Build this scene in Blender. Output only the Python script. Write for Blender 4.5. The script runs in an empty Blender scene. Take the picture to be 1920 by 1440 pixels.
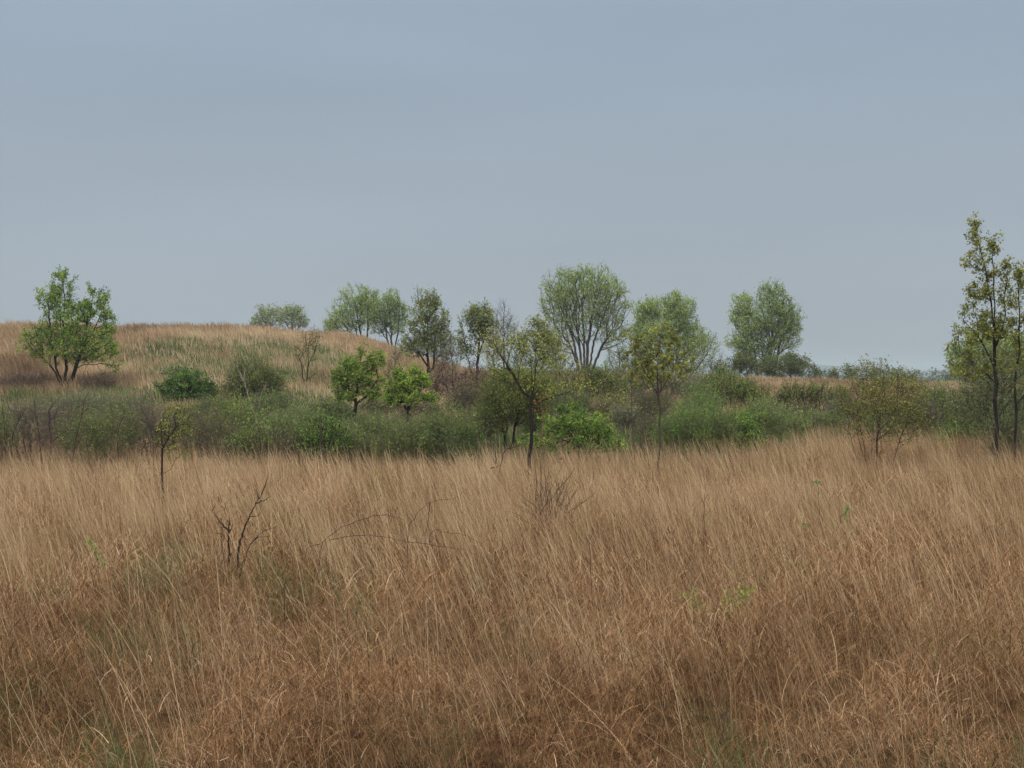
import bpy, math
import numpy as np

# ------------------------------------------------------------------ basics
scene = bpy.context.scene
COL = scene.collection
FP = 2667.0            # focal length in photo pixels (50 mm on 36 mm, 1920 px)
HROW = 702.0           # photo row of eye level
EYE = 3.0              # camera height
CX = 960.0
rng = np.random.default_rng(7)

def X(px, Y): return (px - CX) * Y / FP
def Z(row, Y): return EYE + (HROW - row) * Y / FP

def smooth(t):
    t = np.clip(t, 0, 1)
    return t * t * (3 - 2 * t)

# ---- value noise
_T = np.random.default_rng(99).random((256, 256))
def vnoise(x, y, s, o=0.0):
    x = np.asarray(x, float) / s + 37.3 + o; y = np.asarray(y, float) / s + 91.7 + o * 1.7
    xi = np.floor(x).astype(int); yi = np.floor(y).astype(int)
    fx = x - xi; fy = y - yi
    fx = fx * fx * (3 - 2 * fx); fy = fy * fy * (3 - 2 * fy)
    a = _T[xi % 256, yi % 256]; b = _T[(xi + 1) % 256, yi % 256]
    c = _T[xi % 256, (yi + 1) % 256]; d = _T[(xi + 1) % 256, (yi + 1) % 256]
    return (a * (1 - fx) + b * fx) * (1 - fy) + (c * (1 - fx) + d * fx) * fy
def fbm(x, y, s, o=0.0):
    return 0.55 * vnoise(x, y, s, o) + 0.3 * vnoise(x, y, s / 2.3, o + 5) + 0.15 * vnoise(x, y, s / 5.1, o + 11)

# ------------------------------------------------------------------ terrain
YC = 118.0
_cp = np.array([-900, -300, 0, 100, 200, 300, 400, 480, 560, 620, 680, 740, 800, 900, 1050, 1200, 1440, 1600, 1750, 1920, 2300, 3000], float)
_cr = np.array([612, 606, 611, 612, 617, 616, 615, 618, 624, 631, 640, 657, 681, 703, 707, 709, 718, 723, 727, 730, 735, 742], float)
_cxs = (_cp - CX) * YC / FP
_czs = EYE + (HROW - _cr) * YC / FP - 0.45
def gz(x, y):
    x = np.asarray(x, float); y = np.asarray(y, float)
    base = np.interp(y, [0, 36, 46, 60, 72], [0, 0, .25, 0.85, 1.4])
    # crest line as seen along rays from around here, blended with distance
    cz = np.interp(x * YC / np.maximum(y, 60.0), _cxs, _czs)
    cz = 0.5 * cz + 0.5 * np.interp(x, _cxs, _czs)
    s = smooth((y - 66) / (YC - 66)) * 0.75 + 0.25 * np.clip((y - 66) / (YC - 66), 0, 1)
    z = base + (cz - base) * np.where(y > 66, s, 0)
    fall = np.clip((y - 165) / 160, 0, 1)
    z = z + (-6.0 - z) * smooth(fall)
    z = z + np.where(y < 200, 0.22 * (vnoise(x, y, 9.0) - .5) * smooth((y - 4) / 10), 0)
    # a low swell in the field on the side of the tall sapling
    z = z + 0.14 * np.exp(-((x - 9.5) / 4.5) ** 2 - ((y - 44) / 7.0) ** 2)
    z = z + 0.8 * (vnoise(x, y, 240.0, 3) - .5) * smooth((y - 330) / 300)
    return z

# green patches on the land: (px, Y, half width px, half depth)
GREEN = [(330, 93, 110, 7), (470, 96, 90, 8), (620, 92, 55, 9), (560, 84, 120, 5), (430, 84, 160, 5), (250, 74, 120, 3.5),
         (60, 72, 130, 3), (150, 60, 220, 6), (500, 60, 260, 8), (330, 100, 70, 3), (800, 52, 260, 7), (1330, 52, 200, 6), (560, 72, 60, 4), (1800, 56, 140, 6), (180,70,120,3)]
def green_at(x, y):
    px = CX + x * FP / np.maximum(y, 3)
    g = np.zeros_like(x)
    for (p, Y, rp, ry) in GREEN:
        g = np.maximum(g, np.exp(-((px - p) / rp) ** 2 - ((y - Y) / ry) ** 2))
    g = np.clip(g * 1.5 * (0.35 + 1.3 * fbm(x, y, 3.0, 21)), 0, 1)
    return g

def edge_Y(x, y):       # where the tan field meets the brush
    px = CX + x * FP / np.maximum(y, 3)
    e = np.interp(px, [0, 300, 560, 640, 900, 1100, 1300, 1450, 1530, 1700, 1920], [37, 37.5, 38.5, 39, 38, 38.5, 39, 42, 45, 45, 44])
    return e + 3.2 * (fbm(x, y, 2.6, 4) - .5)

# ------------------------------------------------------------------ materials
def new_mat(name):
    m = bpy.data.materials.new(name); m.use_nodes = True
    nt = m.node_tree; nt.nodes.clear()
    out = nt.nodes.new('ShaderNodeOutputMaterial')
    return m, nt, out

def ramp_mat(name, stops, trans=0.0, spec=0.0, attr='tint'):
    m, nt, out = new_mat(name)
    at = nt.nodes.new('ShaderNodeAttribute'); at.attribute_name = attr
    cr = nt.nodes.new('ShaderNodeValToRGB')
    el = cr.color_ramp.elements
    while len(el) > 1: el.remove(el[-1])
    for i, (p, c) in enumerate(stops):
        e = el[0] if i == 0 else el.new(p)
        e.position = p; e.color = (*c, 1)
    nt.links.new(at.outputs['Fac'], cr.inputs['Fac'])
    d = nt.nodes.new('ShaderNodeBsdfPrincipled')
    d.inputs['Roughness'].default_value = 0.75
    d.inputs['Specular IOR Level'].default_value = spec
    nt.links.new(cr.outputs['Color'], d.inputs['Base Color'])
    last = d.outputs['BSDF']
    if trans:
        t = nt.nodes.new('ShaderNodeBsdfTranslucent')
        nt.links.new(cr.outputs['Color'], t.inputs['Color'])
        mx = nt.nodes.new('ShaderNodeMixShader'); mx.inputs['Fac'].default_value = trans
        nt.links.new(last, mx.inputs[1]); nt.links.new(t.outputs[0], mx.inputs[2]); last = mx.outputs[0]
    nt.links.new(last, out.inputs['Surface'])
    return m

def leaf_mat(name, c, spread=0.5, trans=0.42):
    c = np.array(c)
    lo = c * (1 - spread) * np.array([0.95, 1, 1]); hi = c * (1 + spread) * np.array([1.1, 1.0, 0.95])
    return ramp_mat(name, [(0.0, lo), (0.5, c), (1.0, np.clip(hi, 0, 1))], trans, 0.25)

def bark_mat(name, c, scale=9.0):
    m, nt, out = new_mat(name)
    tc = nt.nodes.new('ShaderNodeTexCoord')
    no = nt.nodes.new('ShaderNodeTexNoise'); no.inputs['Scale'].default_value = scale; no.inputs['Detail'].default_value = 5
    mp = nt.nodes.new('ShaderNodeMapping'); mp.inputs['Scale'].default_value = (3, 3, 0.7)
    nt.links.new(tc.outputs['Object'], mp.inputs['Vector']); nt.links.new(mp.outputs[0], no.inputs['Vector'])
    cr = nt.nodes.new('ShaderNodeValToRGB')
    c = np.array(c)
    cr.color_ramp.elements[0].position = .3; cr.color_ramp.elements[0].color = (*(c * .55), 1)
    cr.color_ramp.elements[1].position = .7; cr.color_ramp.elements[1].color = (*(c * 1.5), 1)
    nt.links.new(no.outputs['Fac'], cr.inputs['Fac'])
    d = nt.nodes.new('ShaderNodeBsdfPrincipled'); d.inputs['Roughness'].default_value = .9; d.inputs['Specular IOR Level'].default_value = .1
    nt.links.new(cr.outputs['Color'], d.inputs['Base Color']); nt.links.new(d.outputs[0], out.inputs['Surface'])
    return m

M = {}
M['stalk'] = ramp_mat('dry_stalk', [(0.0, (.08, .045, .024)), (.3, (.28, .172, .088)), (.65, (.465, .308, .168)), (1.0, (.655, .485, .29))], .18)
M['mat'] = ramp_mat('dry_leaf_litter', [(0.0, (.04, .02, .009)), (.35, (.178, .091, .041)), (.75, (.385, .217, .106)), (1.0, (.66, .47, .29))], .08)
M['hillgrass'] = ramp_mat('hill_grass', [(0.0, (.16, .10, .058)), (.4, (.37, .25, .142)), (.75, (.53, .375, .22)), (1.0, (.66, .51, .33))], .2)
M['green'] = ramp_mat('green_grass', [(0.0, (.055, .085, .03)), (.5, (.12, .175, .06)), (1.0, (.24, .28, .12))], .35)
M['poplar'] = leaf_mat('poplar_leaf', (.30, .40, .125))
M['hazel'] = leaf_mat('pale_leaf', (.32, .38, .17))
M['spring'] = leaf_mat('spring_leaf', (.27, .37, .065))
M['mid'] = leaf_mat('mid_leaf', (.15, .27, .05))
M['dark'] = leaf_mat('dark_leaf', (.075, .13, .036))
M['olive'] = leaf_mat('olive_leaf', (.23, .25, .06))
M['yellow'] = leaf_mat('yellow_leaf', (.34, .36, .08))
M['brush'] = leaf_mat('brush_leaf', (.205, .31, .062))
M['brushdk'] = leaf_mat('brush_leaf_dark', (.165, .205, .055))
M['greygreen'] = leaf_mat('grey_green_leaf', (.25, .29, .12))
M['brown'] = leaf_mat('brown_leaf', (.23, .17, .105))
M['rust'] = leaf_mat('rust_leaf', (.30, .155, .05))
M['far'] = leaf_mat('far_leaf', (.06, .095, .055))
M['bdark'] = bark_mat('dark_bark', (.028, .022, .019))
M['bgrey'] = bark_mat('grey_bark', (.085, .07, .06))
M['bbrown'] = bark_mat('brown_bark', (.085, .06, .048))
M['bpurple'] = bark_mat('purple_bark', (.07, .045, .042))
M['tgrey'] = bark_mat('grey_twig', (.17, .14, .11))
M['tbrown'] = bark_mat('brown_twig', (.15, .11, .08))
M['tpurple'] = bark_mat('purple_twig', (.125, .09, .075))
M['bpale'] = bark_mat('pale_bark', (.27, .22, .18))
M['btan'] = bark_mat('tan_bark', (.20, .125, .07))

# ------------------------------------------------------------------ mesh helpers
def mesh_np(name, V, F, mat, parent=None, attr=None, smooth_sh=False, loc=None):
    """F: (n,k) index array (k = 3 or 4)"""
    V = np.ascontiguousarray(V, dtype=np.float32); F = np.ascontiguousarray(F, dtype=np.int32)
    me = bpy.data.meshes.new(name)
    n, k = F.shape
    me.vertices.add(len(V)); me.vertices.foreach_set('co', V.ravel())
    me.loops.add(n * k); me.loops.foreach_set('vertex_index', F.ravel())
    me.polygons.add(n)
    me.polygons.foreach_set('loop_start', np.arange(0, n * k, k, dtype=np.int32))
    me.polygons.foreach_set('loop_total', np.full(n, k, dtype=np.int32))
    if smooth_sh: me.polygons.foreach_set('use_smooth', np.ones(n, dtype=bool))
    if attr is not None:
        a = me.attributes.new('tint', 'FLOAT', 'POINT'); a.data.foreach_set('value', np.ascontiguousarray(attr, dtype=np.float32))
    me.update(); me.validate()
    me.materials.append(mat)
    ob = bpy.data.objects.new(name, me); COL.objects.link(ob)
    if parent is not None: ob.parent = parent
    if loc is not None: ob.location = loc
    return ob

def empty(name, loc, label, cat, group=None):
    o = bpy.data.objects.new(name, None); COL.objects.link(o)
    o.location = loc; o.empty_display_size = .3
    o['label'] = label; o['category'] = cat
    if group: o['group'] = group
    return o

def blades(base, h, w, th0, k, az, face, tint, segs, taper=0.85):
    """grass blades as curved tapering ribbons. th0: lean at the root, k: added bend to the tip, az: azimuth of the lean"""
    N = len(base); S = segs
    P = np.zeros((N, S + 1, 3)); P[:, 0] = base
    dx, dy = np.cos(az), np.sin(az)
    for i in range(S):
        t = (i + .5) / S
        th = th0 + k * t
        st, ct = np.sin(th) * h / S, np.cos(th) * h / S
        P[:, i + 1, 0] = P[:, i, 0] + dx * st
        P[:, i + 1, 1] = P[:, i, 1] + dy * st
        P[:, i + 1, 2] = P[:, i, 2] + ct
    wv = np.stack([np.cos(face), np.sin(face), np.zeros(N)], 1)
    V = np.zeros((N, S + 1, 2, 3))
    for i in range(S + 1):
        ww = w * (1 - taper * (i / S) ** 1.5) * .5
        V[:, i, 0] = P[:, i] - wv * ww[:, None]
        V[:, i, 1] = P[:, i] + wv * ww[:, None]
    idx = np.arange(N * (S + 1) * 2).reshape(N, S + 1, 2)
    F = np.stack([idx[:, :-1, 0], idx[:, :-1, 1], idx[:, 1:, 1], idx[:, 1:, 0]], -1).reshape(-1, 4)
    T = np.repeat(tint, (S + 1) * 2)
    return V.reshape(-1, 3), F, T

class Acc:
    def __init__(s): s.V = []; s.F = []; s.T = []; s.n = 0
    def add(s, V, F, T=None):
        s.V.append(V); s.F.append(F + s.n); s.n += len(V)
        s.T.append(T if T is not None else np.zeros(len(V)))
    def get(s): return np.concatenate(s.V), np.concatenate(s.F), np.concatenate(s.T)

def scatter(y0, y1, dens, margin=2.5):
    """uniform points in the view wedge between two depths; dens per m2"""
    xm = 0.375 * y1 + margin
    n = int(dens * 2 * xm * (y1 - y0))
    x = rng.uniform(-xm, xm, n); y = rng.uniform(y0, y1, n)
    k = np.abs(x) < 0.375 * y + margin
    return x[k], y[k]

# ------------------------------------------------------------------ ground
def axis(near, step, far, g):
    a = list(np.arange(0, near + 1e-6, step)); d = step
    while a[-1] < far: d *= g; a.append(a[-1] + d)
    return np.array(a)
xa = axis(70, 1.0, 7000, 1.22); xs = np.concatenate([-xa[:0:-1], xa])
ys = np.concatenate([-axis(12, 2, 900, 1.5)[:0:-1], axis(180, 1.0, 9000, 1.15)])
GX, GY = np.meshgrid(xs, ys)
GZ = gz(GX, GY)
nx, ny = len(xs), len(ys)
ii = np.arange(nx * ny).reshape(ny, nx)
F = np.stack([ii[:-1, :-1], ii[:-1, 1:], ii[1:, 1:], ii[1:, :-1]], -1).reshape(-1, 4)
gg = green_at(GX.ravel(), GY.ravel())
m, nt, out = new_mat('soil')
at = nt.nodes.new('ShaderNodeAttribute'); at.attribute_name = 'tint'
tc = nt.nodes.new('ShaderNodeTexCoord')
n1 = nt.nodes.new('ShaderNodeTexNoise'); n1.inputs['Scale'].default_value = 2.2; n1.inputs['Detail'].default_value = 8
n2 = nt.nodes.new('ShaderNodeTexNoise'); n2.inputs['Scale'].default_value = .05; n2.inputs['Detail'].default_value = 4
for n in (n1, n2): nt.links.new(tc.outputs['Object'], n.inputs['Vector'])
c1 = nt.nodes.new('ShaderNodeValToRGB')
c1.color_ramp.elements[0].position = .35; c1.color_ramp.elements[0].color = (.035, .02, .011, 1)
c1.color_ramp.elements[1].position = .7; c1.color_ramp.elements[1].color = (.13, .075, .038, 1)
c2 = nt.nodes.new('ShaderNodeValToRGB')
c2.color_ramp.elements[0].position = .35; c2.color_ramp.elements[0].color = (.03, .055, .016, 1)
c2.color_ramp.elements[1].position = .7; c2.color_ramp.elements[1].color = (.07, .115, .035, 1)
nt.links.new(n1.outputs['Fac'], c1.inputs['Fac']); nt.links.new(n1.outputs['Fac'], c2.inputs['Fac'])
mx = nt.nodes.new('ShaderNodeMix'); mx.data_type = 'RGBA'
nt.links.new(at.outputs['Fac'], mx.inputs['Factor']); nt.links.new(c1.outputs[0], mx.inputs['A']); nt.links.new(c2.outputs[0], mx.inputs['B'])
d = nt.nodes.new('ShaderNodeBsdfPrincipled'); d.inputs['Roughness'].default_value = 1; d.inputs['Specular IOR Level'].default_value = 0
nt.links.new(mx.outputs['Result'], d.inputs['Base Color']); nt.links.new(d.outputs[0], out.inputs['Surface'])
far_green = np.where(GY.ravel() > 250, 0.85, gg)
ground = mesh_np('ground', np.stack([GX.ravel(), GY.ravel(), GZ.ravel()], 1), F, m, attr=far_green, smooth_sh=True)
ground['kind'] = 'structure'; ground['label'] = 'brown soil of the grassland rising to a low hill'; ground['category'] = 'ground'

# ------------------------------------------------------------------ grasses
def pixw(y, frac): return frac * y / 1422.0
PI = math.pi

def field_grass():
    st = Acc(); mt = Acc(); gr = Acc()
    bands = [(5.8, 9, 70, 1350), (9, 13, 85, 1250), (13, 18, 115, 950), (18, 25, 165, 640), (25, 33, 190, 320), (33, 52, 190, 160)]
    for (y0, y1, ds, dm) in bands:
        ym = (y0 + y1) / 2
        segs = 5 if y0 < 18 else 4
        # ---- tussock centres
        cx, cy = scatter(y0, y1, 5.0)
        ch = 0.6 + 0.7 * rng.random(len(cx)); caz = rng.normal(0, .65, len(cx)); cth = rng.normal(0, .09, len(cx)); cti = rng.normal(0, .15, len(cx))
        # tall stalks: 65 % in tussocks, the rest loose
        nst = int(ds * 0.76 * len(cx) / 5.0)
        which = rng.integers(0, len(cx), nst)
        rr = 0.13 * np.abs(rng.normal(0, 1, nst)); ra = rng.uniform(0, 2 * PI, nst)
        tx = cx[which] + rr * np.cos(ra); ty = cy[which] + rr * np.sin(ra)
        lx, ly = scatter(y0, y1, ds * 0.5)
        x = np.concatenate([tx, lx]); y = np.concatenate([ty, ly])
        own = lambda v: np.concatenate([v[which], np.zeros(len(lx))])
        oaz, oth, oti = own(caz), own(cth), own(cti); obx = np.concatenate([tx - cx[which], np.zeros(len(lx))])
        hf = np.concatenate([ch[which], 0.5 + .55 * rng.random(len(lx))])
        # patches where the stalks lie down, patches that stand tall
        dn = fbm(x, y, 3.2, 1.0)
        lie = smooth((0.56 - dn) / 0.16) * smooth((32 - y) / 14)
        lie = np.maximum(lie, 0.8 * smooth((13 - y) / 3.5) * smooth((fbm(x, y, 1.6, 17) - .3) / .2))
        streak = smooth((fbm(x * 1.0, y * .55, .55, 23) - .36) / .25)
        keep = (rng.random(len(x)) > lie * 0.85) & (rng.random(len(x)) < .25 + .75 * streak) & (y < edge_Y(x, y))
        thin = smooth((y - (edge_Y(x, y) - 2.5)) / 2.5)
        keep &= rng.random(len(x)) > thin * .35
        x, y, hf, dn, oaz, oth, oti, obx = (v[keep] for v in (x, y, hf, dn, oaz, oth, oti, obx))
        N = len(x)
        h = hf * (0.70 + 0.55 * rng.random(N)) * (0.72 + 0.55 * dn)
        h *= np.interp(y, [6, 12, 20], [.72, .85, 1.0])
        swing = fbm(x, y, 6.0, 8) - .5
        az = PI + rng.normal(0, .55, N) + oaz + swing * 1.2
        th0 = np.abs(rng.normal(.23, .13, N) + oth - 1.0 * obx) + .12 * swing
        k = np.abs(rng.normal(.25, .30, N))
        w = np.maximum(.0034, pixw(y, .40)) * rng.uniform(.6, 1.4, N)
        face = rng.normal(0, .8, N)
        patch = fbm(x, y, 1.8, 30) - .5
        tint = np.clip(.60 + .85 * patch + oti + rng.normal(0, .22, N) + np.interp(y, [6, 14, 34, 44], [-.08, 0, .05, .08]), 0, 1)
        st.add(*blades(np.stack([x, y, gz(x, y) - .02], 1), h, w, th0, k, az, face, tint, segs))
        # ---- a few long pale stalks
        x, y = scatter(y0, y1, np.interp(ym, [6, 30], [8, 13]))
        keep = (y < edge_Y(x, y) - .5) & (rng.random(len(x)) < smooth((fbm(x, y, 2.4, 70) - .36) / .2))
        x, y = x[keep], y[keep]; N = len(x)
        sw = fbm(x, y, 3.0, 71) - .5
        st.add(*blades(np.stack([x, y, gz(x, y)], 1), rng.uniform(.8, 1.35, N), np.maximum(.0045, pixw(y, .55)) * rng.uniform(.8, 1.3, N), np.abs(rng.normal(.26, .16, N)) + .2 * sw,
                       np.abs(rng.normal(.25, .25, N)), PI + rng.normal(0, .6, N), rng.normal(0, .6, N), np.clip(rng.normal(.9, .12, N), 0, 1), segs, .7))
        # ---- curled dead leaves, lower and matted
        x, y = scatter(y0, y1, dm)
        keep = y < edge_Y(x, y) - .8
        x, y = x[keep], y[keep]; N = len(x)
        lump = np.clip(3.2 * (fbm(x, y, .8, 44) - .5) + .5, 0, 1)
        h = rng.uniform(.12, .36, N) * (.6 + .8 * lump)
        z = gz(x, y) + rng.random(N) ** 1.1 * .60 * (0.12 + 1.1 * lump)
        az = rng.uniform(0, 2 * PI, N)
        th0 = np.abs(rng.normal(.55, .45, N)); k = rng.uniform(.2, 3.4, N)
        w = np.maximum(.0040, pixw(y, .42)) * rng.uniform(.6, 1.5, N)
        patch = fbm(x, y, 1.3, 60) - .5
        tint = np.clip(.47 + .7 * patch + rng.normal(0, .25, N) + np.interp(y, [6, 10, 16, 34], [-.12, -.04, .02, .10]), 0, 1)
        mt.add(*blades(np.stack([x, y, z], 1), h, w, th0, k, az, rng.uniform(0, PI, N), tint, 5 if y0 < 18 else 3, .7))
        # ---- fresh green blades in patches
        x, y = scatter(y0, y1, dm * .45)
        g = .45 * fbm(x, y, 2.8, 77) + .55 * fbm(x, y, .8, 78)
        px = CX + x * FP / y
        extra = (.075 + .025 * smooth((900 - px) / 300)) * np.exp(-((y - 16.5) / 4.5) ** 2)
        keep = (rng.random(len(x)) < smooth((g - .585 + extra) / .13) * .85) & (y < edge_Y(x, y) + 2)
        x, y = x[keep], y[keep]; N = len(x)
        w = np.maximum(.005, pixw(y, .55)) * rng.uniform(.7, 1.4, N)
        gr.add(*blades(np.stack([x, y, gz(x, y)], 1), rng.uniform(.25, .75, N), w, np.abs(rng.normal(.25, .2, N)),
                       rng.uniform(0, 1.0, N), PI + rng.normal(0, 1.2, N), rng.uniform(0, PI, N), np.clip(rng.normal(.5, .22, N), 0, 1), 4, .8))
    return st, mt, gr

st, mt, gr = field_grass()
V, F, T = st.get(); o = mesh_np('dry_grass', V, F, M['stalk'], attr=T)
o['kind'] = 'stuff'; o['label'] = 'tall tan dry grass stalks leaning in the open field'; o['category'] = 'grass'
V, F, T = mt.get(); o = mesh_np('matted_grass', V, F, M['mat'], attr=T)
o['kind'] = 'stuff'; o['label'] = 'curled reddish brown dead grass matted low between the stalks'; o['category'] = 'grass'
V, F, T = gr.get(); o = mesh_np('green_grass', V, F, M['green'], attr=T)
o['kind'] = 'stuff'; o['label'] = 'fresh green blades showing low in the dry field'; o['category'] = 'grass'

def hill_grass():
    hb = Acc(); gb = Acc()
    for (y0, y1, dd) in [(36, 48, 75), (48, 60, 70), (60, 75, 62), (75, 92, 58), (92, 110, 52), (110, 128, 48), (128, 178, 14)]:
        x, y = scatter(y0, y1, dd, 5)
        g = green_at(x, y)
        k = y > edge_Y(x, y)
        x, y, g = x[k], y[k], g[k]
        isg = rng.random(len(x)) < smooth(g * 1.1) * np.where(y > 70, .68, .8)
        # tan
        a, b = x[~isg], y[~isg]; N = len(a)
        cl = fbm(a, b, 2.6, 14)
        low = np.interp(b, [40, 60, 75, 120], [.5, .55, .8, 1.0])
        h = rng.uniform(.45, 1.0, N) * (.35 + 1.2 * cl) * low
        w = np.maximum(.008, pixw(b, .62)) * rng.uniform(.7, 1.4, N)
        px = CX + a * FP / b
        scrub = np.exp(-((px - 60) / 130) ** 2) * smooth((b - 66) / 12) * .12
        band = np.exp(-((b - 114.5 - 4 * (vnoise(a, b * 0, 6, 50) - .5)) / 1.7) ** 2) * smooth((px - 205) / 30) * smooth((450 - px) / 60) * smooth((fbm(a, b, 3.5, 51) - .28) / .2) * .95
        h = h * (1 - .55 * np.clip(band, 0, 1))
        tint = np.clip(.56 + 1.0 * (fbm(a, b, 7, 33) - .5) + .6 * (fbm(a, b, 1.5, 35) - .5) + rng.normal(0, .16, N) - scrub - band + np.interp(b, [45, 80, 120], [-.12, 0, .08]), 0, 1)
        hb.add(*blades(np.stack([a, b, gz(a, b) - .02], 1), h, w, np.abs(rng.normal(.16, .14, N)), np.abs(rng.normal(.3, .3, N)),
                       PI + rng.normal(0, 1.0, N), rng.normal(0, .7, N), tint, 3, .8))
        a, b = x[isg], y[isg]; N = len(a)
        h = rng.uniform(.25, .65, N) * (.6 + .8 * fbm(a, b, 2.5, 18))
        w = np.maximum(.008, pixw(b, .7)) * rng.uniform(.7, 1.4, N)
        gb.add(*blades(np.stack([a, b, gz(a, b) - .02], 1), h, w, np.abs(rng.normal(.25, .2, N)), np.abs(rng.normal(.4, .4, N)),
                       rng.uniform(0, 2 * PI, N), rng.normal(0, .8, N), np.clip(.5 + 1.1 * (fbm(a, b, 5, 19) - .5) + rng.normal(0, .2, N), 0, 1), 3, .8))
    return hb, gb
hb, gb = hill_grass()
V, F, T = hb.get(); o = mesh_np('hillside_grass', V, F, M['hillgrass'], attr=T)
o['kind'] = 'stuff'; o['label'] = 'pale straw grass covering the low hill and far rise'; o['category'] = 'grass'
V, F, T = gb.get(); o = mesh_np('green_turf', V, F, M['green'], attr=T)
o['kind'] = 'stuff'; o['label'] = 'green turf among the brush and on the hillside'; o['category'] = 'grass'

# ------------------------------------------------------------------ woody plants
def unit(v): return v / np.maximum(np.linalg.norm(v, axis=-1, keepdims=True), 1e-9)

def grow(pts, P0, par0, bf):
    """join points to a starting skeleton, weighing the length of the way back to the root"""
    n0, N = len(P0), len(pts)
    P = np.concatenate([P0, pts]); par = np.full(n0 + N, -1, int); par[:n0] = par0
    L = np.zeros(n0 + N)
    for i in range(n0):
        if par0[i] >= 0: L[i] = L[par0[i]] + np.linalg.norm(P0[i] - P0[par0[i]])
    D = np.linalg.norm(pts[:, None] - P0[None], axis=2) + bf * L[:n0][None] + np.where(P0[None, :, 2] > pts[:, None, 2] + .15, 1.5, 0)
    bp = D.argmin(1); bc = D[np.arange(N), bp]
    order = np.full(n0 + N, -1, int)
    newid = np.full(N, -1, int); out_par = list(par0); outP = [p for p in P0]
    alive = np.ones(N, bool)
    for _ in range(N):
        j = int(np.where(alive, bc, np.inf).argmin())
        alive[j] = False
        pid = bp[j]
        i = len(outP); outP.append(pts[j]); out_par.append(int(pid))
        L[i] = L[pid] + np.linalg.norm(pts[j] - outP[pid])
        c = np.linalg.norm(pts - pts[j], axis=1) + bf * L[i]
        b = c < bc
        bc = np.where(b, c, bc); bp = np.where(b, i, bp)
    return np.array(outP), np.array(out_par)

def frames(d):
    up = np.where(np.abs(d[:, 2:3]) > .9, np.array([[1., 0, 0]]), np.array([[0, 0, 1.]]))
    a = unit(np.cross(d, up)); b = np.cross(d, a)
    return a, b

def tubes(A, B, ra, rb, da, db, n):
    a1, b1 = frames(da); a2, b2 = frames(db)
    # keep the two rings aligned
    a2p = unit(a1 - db * (a1 * db).sum(1, keepdims=True)); b2p = np.cross(db, a2p)
    ang = np.arange(n) / n * 2 * PI
    c, s = np.cos(ang), np.sin(ang)
    R1 = A[:, None] + ra[:, None, None] * (a1[:, None] * c[None, :, None] + b1[:, None] * s[None, :, None])
    R2 = B[:, None] + rb[:, None, None] * (a2p[:, None] * c[None, :, None] + b2p[:, None] * s[None, :, None])
    N = len(A)
    V = np.concatenate([R1, R2], 1).reshape(-1, 3)
    i0 = np.arange(N)[:, None] * 2 * n; j = np.arange(n)[None]; j2 = (j + 1) % n
    F = np.stack([i0 + j, i0 + j2, i0 + n + j2, i0 + n + j], -1).reshape(-1, 4)
    return V, F

def leaves(P, axis_dir, size, width=.62, fold=.12):
    N = len(P)
    ax = unit(axis_dir + rng.normal(0, .001, (N, 3)))
    rn = unit(rng.normal(0, 1, (N, 3))); sd = unit(np.cross(ax, rn)); nm = np.cross(ax, sd)
    s = size[:, None]
    V = np.stack([P, P + ax * s * .5 + sd * s * width * .5 + nm * s * fold, P + ax * s, P + ax * s * .5 - sd * s * width * .5 + nm * s * fold], 1)
    F = np.arange(N * 4).reshape(N, 4)
    return V.reshape(-1, 3), F

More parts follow.
